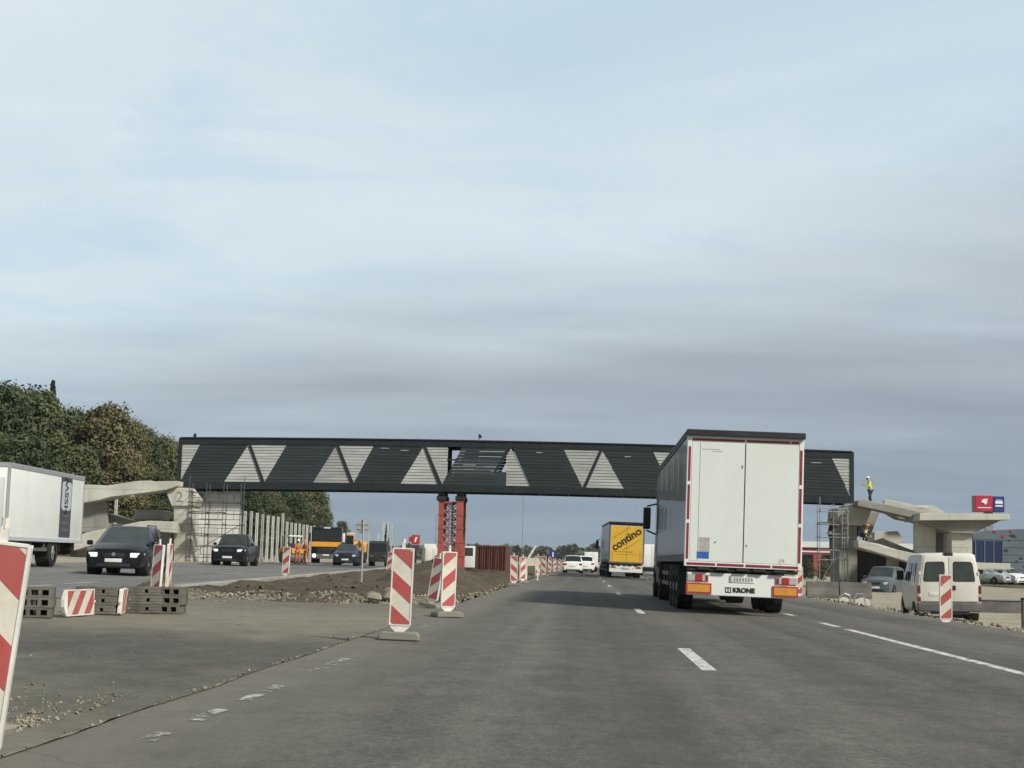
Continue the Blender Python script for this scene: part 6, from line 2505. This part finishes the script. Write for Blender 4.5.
J = dict(hip=(0, 0, .96), chest=(.03, 0, 1.30), neck=(.08, 0, 1.52), head=(.12, 0, 1.67), face=(.9, 0, 0),
         shoulderL=(.04, -.19, 1.44), elbowL=(.22, -.26, 1.30), wristL=(.42, -.2, 1.42), shoulderR=(.04, .19, 1.44), elbowR=(.2, .22, 1.24), wristR=(.4, .14, 1.30),
         kneeL=(.02, -.10, .52), ankleL=(-.02, -.12, .09), kneeR=(.05, .1, .52), ankleR=(.06, .1, .09))
p = at(830, 563, 97.6)
person('dark clothed worker standing on the right scaffold facing the pier', (p.x, 97.6, gz(xr_, 97) + 2.43), 0, J, MT['blackcloth'], MT['blackcloth'], MT['blackplastic'])
J = dict(hip=(0, 0, .95), chest=(0, -.05, 1.30), neck=(0, -.08, 1.50), head=(0, -.12, 1.64),
         shoulderL=(-.19, -.04, 1.42), elbowL=(-.26, -.1, 1.14), wristL=(-.2, -.3, 1.02), shoulderR=(.19, -.04, 1.42), elbowR=(.26, -.08, 1.14), wristR=(.2, -.3, 1.05),
         kneeL=(-.1, -.06, .5), ankleL=(-.12, .05, .09), kneeR=(.1, -.1, .5), ankleR=(.1, -.05, .09))
for (px, Y, rz, lab, hm) in [(297, 112, 0.5, 'orange clad worker left one of two at the foot of the barrier posts', MT['helmetwhite']), (305.5, 114, -0.7, 'orange clad worker nearer the tipper lorry at the foot of the posts', MT['helmetorange'])]:
    X = at(px, 566, Y).x
    person(lab, (X, Y, gz(X, Y) - 0.02), rz, J, MT['orangecloth'], MT['orangecloth'], hm)

# small white roofed roller behind the kerb beacon
Y = 118
X = at(291, 566, Y).x
t = thing('road_roller', 'small orange roller with a white canopy behind the kerb beacon', 'roller', (X, Y, gz(X, Y)), 0.6)
for y in (-0.75, 0.75):
    mb = MB()
    mb.tube((-0.55, y, 0.42), (0.55, y, 0.42), 0.42, 20)
    mb.build('drum', MT['greyplastic'], t, smooth=True)
rbox('body', -0.5, 0.5, -1.2, 1.2, 0.72, 1.12, MT['orange'], t, 0.06, 2)
rbox('seat', -0.25, 0.25, 0.0, 0.45, 1.12, 1.5, MT['blackplastic'], t, 0.04, 2)
rbox('canopy', -0.55, 0.55, -0.7, 0.8, 2.0, 2.1, MT['white'], t, 0.03)
for sx in (-0.48, 0.48):
    for sy in (-0.6, 0.7):
        mb = MB()
        mb.tube((sx, sy, 1.1), (sx, sy, 2.0), 0.03, 6)
        mb.build('canopy_post', MT['blacksteel'], t)

# ================================================================== TREES
def crown(name, seed, m, kind='broad', nc=70, per=85, leaf=0.30):
    r = random.Random(seed)
    mb = MB()
    cs = []
    if kind == 'broad':
        for _ in range(nc):
            a = r.random() * 2 * PI
            t = r.random() ** 0.85
            prof = 0.50 + 0.55 * math.sin(PI * (0.12 + 0.80 * t))
            rad = prof * math.sqrt(0.10 + 0.9 * r.random()) * (0.72 + 0.5 * noise.noise((math.cos(a) * 1.4, math.sin(a) * 1.4, t * 2 + seed)))
            rad *= 1 - 0.62 * max(0, t - 0.55) / 0.45
            cs.append((Vector((math.cos(a) * rad * 0.78, math.sin(a) * rad * 0.78, 0.10 + 0.88 * t)), 0.11 + 0.10 * r.random()))
    else:
        for k in range(nc):
            t = (k + r.random()) / nc
            a = r.random() * 2 * PI
            rad = 0.62 * (1 - t) ** 0.9 * (0.45 + 0.6 * r.random())
            cs.append((Vector((math.cos(a) * rad, math.sin(a) * rad, 0.04 + 0.95 * t - 0.05 * rad)), 0.018 + 0.105 * (1 - t)))
    HT = 12.0
    RW = 5.4 if kind == 'broad' else 3.4
    for c, s in cs:
        C = Vector((c.x * RW, c.y * RW, c.z * HT))
        for _ in range(per):
            d = Vector((r.gauss(0, 1), r.gauss(0, 1), r.gauss(0, 0.75)))
            d.normalize()
            q = C + Vector((d.x, d.y, d.z * 0.8)) * (s * HT * 0.62) * r.random() ** 0.45
            nrm = (d + Vector((r.gauss(0, .6), r.gauss(0, .6), 0.4 + r.gauss(0, .6)))).normalized()
            u = nrm.orthogonal().normalized()
            u = Matrix.Rotation(r.random() * 6.28, 3, nrm) @ u
            v = nrm.cross(u)
            L = leaf * r.uniform(0.6, 1.4)
            if kind == 'spruce':
                L *= 0.8
            mb.add([q - u * L, q - v * L * 0.55 + nrm * 0.04, q + u * L, q + v * L * 0.55 + nrm * 0.04], [(0, 1, 2, 3)])
    return mb.build(name, m)


def trunk(seed, kind):
    r = random.Random(seed)
    mb = MB()
    Hh = 11.2 if kind == 'spruce' else 8.6
    segs = 6
    p = Vector((0, 0, -0.3))
    rad = 0.26
    pts = [p]
    for k in range(segs):
        q = Vector((r.uniform(-.15, .15) * k * 0.3, r.uniform(-.15, .15) * k * 0.3, -0.3 + (Hh + 0.3) * (k + 1) / segs))
        mb.tube(pts[-1], q, rad, 9, rad * 0.8)
        rad *= 0.8
        pts.append(q)
    for k in range(9):
        t = r.uniform(0.3, 0.9)
        i = min(segs - 1, int(t * segs))
        b = pts[i].lerp(pts[i + 1], t * segs - i)
        a = r.random() * 2 * PI
        ln = (2.6 if kind == 'broad' else 1.3) * r.uniform(0.6, 1.2) * (1.2 - t * 0.6)
        e = b + Vector((math.cos(a) * ln, math.sin(a) * ln, ln * (0.7 if kind == 'broad' else -0.1)))
        mb.tube(b, e, 0.09 * (1.2 - t), 6, 0.03)
    return mb.build('trunk', MT['bark'], None, smooth=True)


tprotos = []
for i, (mname, kind) in enumerate([('leaf_green', 'broad'), ('leaf_olive', 'broad'), ('leaf_dark', 'broad'), ('leaf_green', 'broad'), ('leaf_spruce', 'spruce'), ('leaf_olive', 'broad')]):
    c = crown('crown', 20 + i, MT[mname], kind, nc=110 if kind == 'broad' else 120, per=170 if kind == 'broad' else 80, leaf=0.165)
    tr = trunk(40 + i, kind)
    tprotos.append((c, tr))
used = set()
HS = 0.90


def tree(px, Y, h, k, lab, wide=1.0, rot=None, name=None, X=None, grp='trees along the left of the road'):
    x = at(px, 520, Y).x if X is None else X
    kind = 'spruce_tree' if k == 4 else 'broadleaf_tree'
    t = thing(name or kind, lab, 'tree', (x, Y, gz(x, Y) - 0.05), rng.random() * 6.28 if rot is None else rot, grp)
    s = h * HS / 12.0
    t.scale = (s * wide, s * wide, s)
    for o in tprotos[k]:
        if k in used:
            q = o.copy()
            col.objects.link(q)
        else:
            q = o
        q.parent = t
    used.add(k)
    return t


TL = [
    (-14, 118, 14.8, 2, 'dark green tree at the left edge, behind the white lorry roof', 1.05),
    (6, 126, 14.9, 5, 'olive tinged tree just inside the left edge, above the white lorry', 0.85),
    (30, 124, 14.6, 0, 'broad mid green tree above the middle of the white lorry', 1.0),
    (45, 138, 17.6, 4, 'spruce whose thin tip is the highest point of the left trees', 0.75),
    (66, 134, 14.3, 2, 'dark tree in the notch between the green and the brownish crowns', 0.7),
    (100, 126, 13.6, 1, 'large rounded brownish olive tree above the left concrete stair', 1.05),
    (84, 136, 13.8, 2, 'dark tree rising behind the left side of the brownish tree', 0.8),
    (128, 137, 13.3, 5, 'second brownish tree leaning out right of the large rounded one', 0.8),
    (143, 142, 13.1, 2, 'dark narrow tree next right of the brownish trees', 0.62),
    (160, 146, 12.5, 3, 'fresh green tree left of the bridge end', 0.75),
    (174, 150, 12.2, 3, 'smaller fresh green tree touching the left end of the bridge', 0.7),
    (191, 158, 14.2, 4, 'spruce tip rising just above the left end of the bridge roof', 0.7),
    (205, 156, 10.8, 2, 'dark tree behind the left end of the bridge, above the block wall', 0.9),
    (228, 160, 11.0, 1, 'olive tree seen under the bridge behind the block wall', 0.9),
    (250, 166, 10.8, 0, 'green tree under the bridge, right of the block wall', 0.95),
    (272, 172, 10.8, 2, 'dark tree under the bridge behind the first barrier posts', 0.95),
    (292, 180, 10.9, 1, 'olive tree under the bridge behind the middle barrier posts', 0.95),
    (309, 190, 11.6, 0, 'last tall tree of the row, its right side against open sky', 0.85),
    (322, 196, 8.4, 2, 'lower dark tree at the right foot of the last tall tree', 0.6),
    (342, 330, 8.8, 2, 'distant dark round tree between the tipper and the round sign', 0.8),
    (387, 240, 6.3, 4, 'lone small spruce on the skyline left of the pale beacon', 0.75),
    (20, 108, 9.5, 2, 'low dark tree in the understorey behind the white lorry', 1.1),
    (75, 112, 8.8, 0, 'low green tree in the understorey right of the white lorry', 1.1),
    (122, 116, 8.0, 1, 'low brownish tree seen over the left stair landing', 1.1),
    (155, 122, 7.6, 2, 'low dark tree behind the left pier', 1.0),
    (215, 140, 7.5, 2, 'low dark tree directly behind the block wall top', 1.1),
    (246, 148, 7.6, 2, 'low dark tree behind the first posts', 1.1),
    (270, 158, 7.6, 0, 'low green tree behind the post row', 1.1),
    (296, 170, 7.8, 2, 'low dark tree behind the end of the post row', 1.1),
]
for (px, Y, h, k, lab, wd) in TL:
    tree(px, Y, h, k, lab, wd)
for (px, Y, h, k, lab, wd) in [(808, 150, 2.3, 2, 'dark rounded bush below the red store, left one', 1.0), (823, 146, 2.5, 0, 'dark green bush behind the right scaffold', 0.9), (837, 150, 2.2, 2, 'dark bush touching the right pier', 0.9)]:
    tree(px, Y, h, k, lab, wd, name='bush', grp='bushes below the red store')

# ================================================================== SKY AND SUN
world = bpy.data.worlds.new('World')
scene.world = world
world.use_nodes = True
nt = world.node_tree
bg = nt.nodes['Background']
sky = nt.nodes.new('ShaderNodeTexSky')
sky.sky_type = 'NISHITA'
sky.sun_disc = False
SUN_EL = 38
sun_dir = Vector((0.76, -0.65, 0)).normalized()
sky.sun_elevation = R(SUN_EL)
sky.sun_rotation = math.atan2(sun_dir.x, sun_dir.y)
sky.air_density = 1.2
sky.dust_density = 2.0
tc = nt.nodes.new('ShaderNodeTexCoord')
sep = nt.nodes.new('ShaderNodeSeparateXYZ')
nt.links.new(tc.outputs['Generated'], sep.inputs[0])
zz = math_(nt, 'MAXIMUM', sep.outputs['Z'], 0.0)
den = math_(nt, 'ADD', zz, 0.10)
cx = math_(nt, 'DIVIDE', sep.outputs['X'], den)
cy = math_(nt, 'DIVIDE', sep.outputs['Y'], den)
cmb = nt.nodes.new('ShaderNodeCombineXYZ')
nt.links.new(cx, cmb.inputs[0])
nt.links.new(cy, cmb.inputs[1])


def wnoise(scale, mp, detail=6, rough=0.6, loc=(0, 0, 0), rotz=0.0, dist=0.0):
    m = nt.nodes.new('ShaderNodeMapping')
    m.inputs['Scale'].default_value = mp
    m.inputs['Location'].default_value = loc
    m.inputs['Rotation'].default_value = (0, 0, rotz)
    nt.links.new(cmb.outputs[0], m.inputs['Vector'])
    n = nt.nodes.new('ShaderNodeTexNoise')
    n.inputs['Scale'].default_value = scale
    n.inputs['Detail'].default_value = detail
    n.inputs['Roughness'].default_value = rough
    n.inputs['Distortion'].default_value = dist
    nt.links.new(m.outputs[0], n.inputs['Vector'])
    return n.outputs['Fac']


n1 = wnoise(0.9, (0.8, 1.1, 1), 6, 0.55, (3.1, 1.7, 0), 0.3, 0.4)
n2 = wnoise(1.0, (0.5, 1.0, 1), 5, 0.52, (7.3, 2.2, 0), -0.35, 0.3)
n3 = wnoise(1.5, (0.5, 1.2, 1), 4, 0.5, (1.3, 4.2, 0), 0.15, 0.5)
n4 = wnoise(1.5, (0.8, 1.2, 1), 7, 0.62, (4.9, 6.2, 0), 0.2, 0.5)
# high veil: pale sheets of cloud with blue showing through in streaks
veil = ramp(nt, n1, [(0.30, (0.53, 0.66, 0.76)), (0.45, (0.62, 0.735, 0.80)), (0.62, (0.69, 0.785, 0.83)), (0.8, (0.74, 0.82, 0.85))])
hole = math_(nt, 'MULTIPLY', ramp(nt, n4, [(0.52, (0, 0, 0)), (0.66, (1, 1, 1))]), 0.55)
veil = mixc(nt, hole, veil, (0.50, 0.65, 0.785))
# lower grey bank: edge wobbles with the noise and stands higher to the right
el = math_(nt, 'ADD', zz, math_(nt, 'MULTIPLY', math_(nt, 'SUBTRACT', n2, 0.5), 0.16))
el = math_(nt, 'SUBTRACT', el, math_(nt, 'MULTIPLY', sep.outputs['X'], 0.20))
lowf = ramp(nt, el, [(0.03, (1, 1, 1)), (0.10, (0.88, 0.88, 0.88)), (0.15, (0.5, 0.5, 0.5)), (0.215, (0, 0, 0))])
lowc = ramp(nt, math_(nt, 'ADD', math_(nt, 'MULTIPLY', n3, 0.65), math_(nt, 'MULTIPLY', n2, 0.35)), [(0.33, (0.285, 0.338, 0.395)), (0.5, (0.345, 0.402, 0.462)), (0.68, (0.46, 0.525, 0.585))])
c = mixc(nt, lowf, veil, lowc)
# air towards the horizon
hz = ramp(nt, zz, [(0.0, (1, 1, 1)), (0.05, (0.75, 0.75, 0.75)), (0.12, (0, 0, 0))])
c = mixc(nt, math_(nt, 'MULTIPLY', hz, 0.75), c, (0.205, 0.295, 0.405))
# unseen sky overhead and behind the camera dimmed to cut the fill light
up = ramp(nt, zz, [(0.38, (1, 1, 1)), (0.62, (0.5, 0.5, 0.5))])
back = ramp(nt, math_(nt, 'ADD', math_(nt, 'MULTIPLY', sep.outputs['Y'], 0.5), 0.5), [(0.45, (0.62, 0.62, 0.62)), (0.85, (1, 1, 1))])
c = mixc(nt, 1.0, c, up, 'MULTIPLY')
c = mixc(nt, 1.0, c, back, 'MULTIPLY')
c = mixc(nt, 1.0, c, (10.0, 10.0, 10.0), 'MULTIPLY')
c = mixc(nt, 0.92, sky.outputs['Color'], c)
nt.links.new(c, bg.inputs['Color'])
bg.inputs['Strength'].default_value = 0.1

sd = bpy.data.lights.new('sun', 'SUN')
sd.energy = 4.0
sd.angle = R(6.0)
sd.color = (1.0, 0.95, 0.87)
so = bpy.data.objects.new('sun', sd)
col.objects.link(so)
dirv = Vector((sun_dir.x * math.cos(R(SUN_EL)), sun_dir.y * math.cos(R(SUN_EL)), math.sin(R(SUN_EL))))
so.rotation_euler = dirv.to_track_quat('Z', 'Y').to_euler()
so.location = (30, -20, 60)

vs = scene.view_settings
vs.view_transform = 'Standard'
vs.look = 'None'
vs.exposure = 0.1
vs.gamma = 1.0
vs.use_curve_mapping = False
scene.render.engine = 'CYCLES'
scene.cycles.max_bounces = 6
scene.cycles.use_denoising = True

# thin autumn haze: one even box of air round everything, the sky outside it
mh, nth, bh = newmat('thin_haze')
nth.nodes.remove(bh)
vol = nth.nodes.new('ShaderNodeVolumePrincipled')
vol.inputs['Color'].default_value = (0.90, 0.94, 0.97, 1)
vol.inputs['Density'].default_value = 0.00011
vol.inputs['Anisotropy'].default_value = 0.1
nth.links.new(vol.outputs['Volume'], nth.nodes['Material Output'].inputs['Volume'])
mb = MB()
mb.b2(-2450, 2450, -250, 2450, -1.9, 48)
hz_o = struct(mb.build('haze', mh), 'stuff', 'thin pale haze in the air')

# put the Empty of anything measured in world coordinates at its base
bpy.context.view_layer.update()
for o in list(bpy.data.objects):
    if o.type == 'EMPTY' and o.parent is None and o.location.length < 1e-6 and o.children:
        lo = Vector((1e9,) * 3)
        hi = Vector((-1e9,) * 3)
        for ch in o.children:
            for b in ch.bound_box:
                for i in range(3):
                    lo[i] = min(lo[i], b[i] + ch.location[i])
                    hi[i] = max(hi[i], b[i] + ch.location[i])
        base = Vector(((lo.x + hi.x) / 2, (lo.y + hi.y) / 2, lo.z))
        o.location = base
        for ch in o.children:
            ch.location = ch.location - base
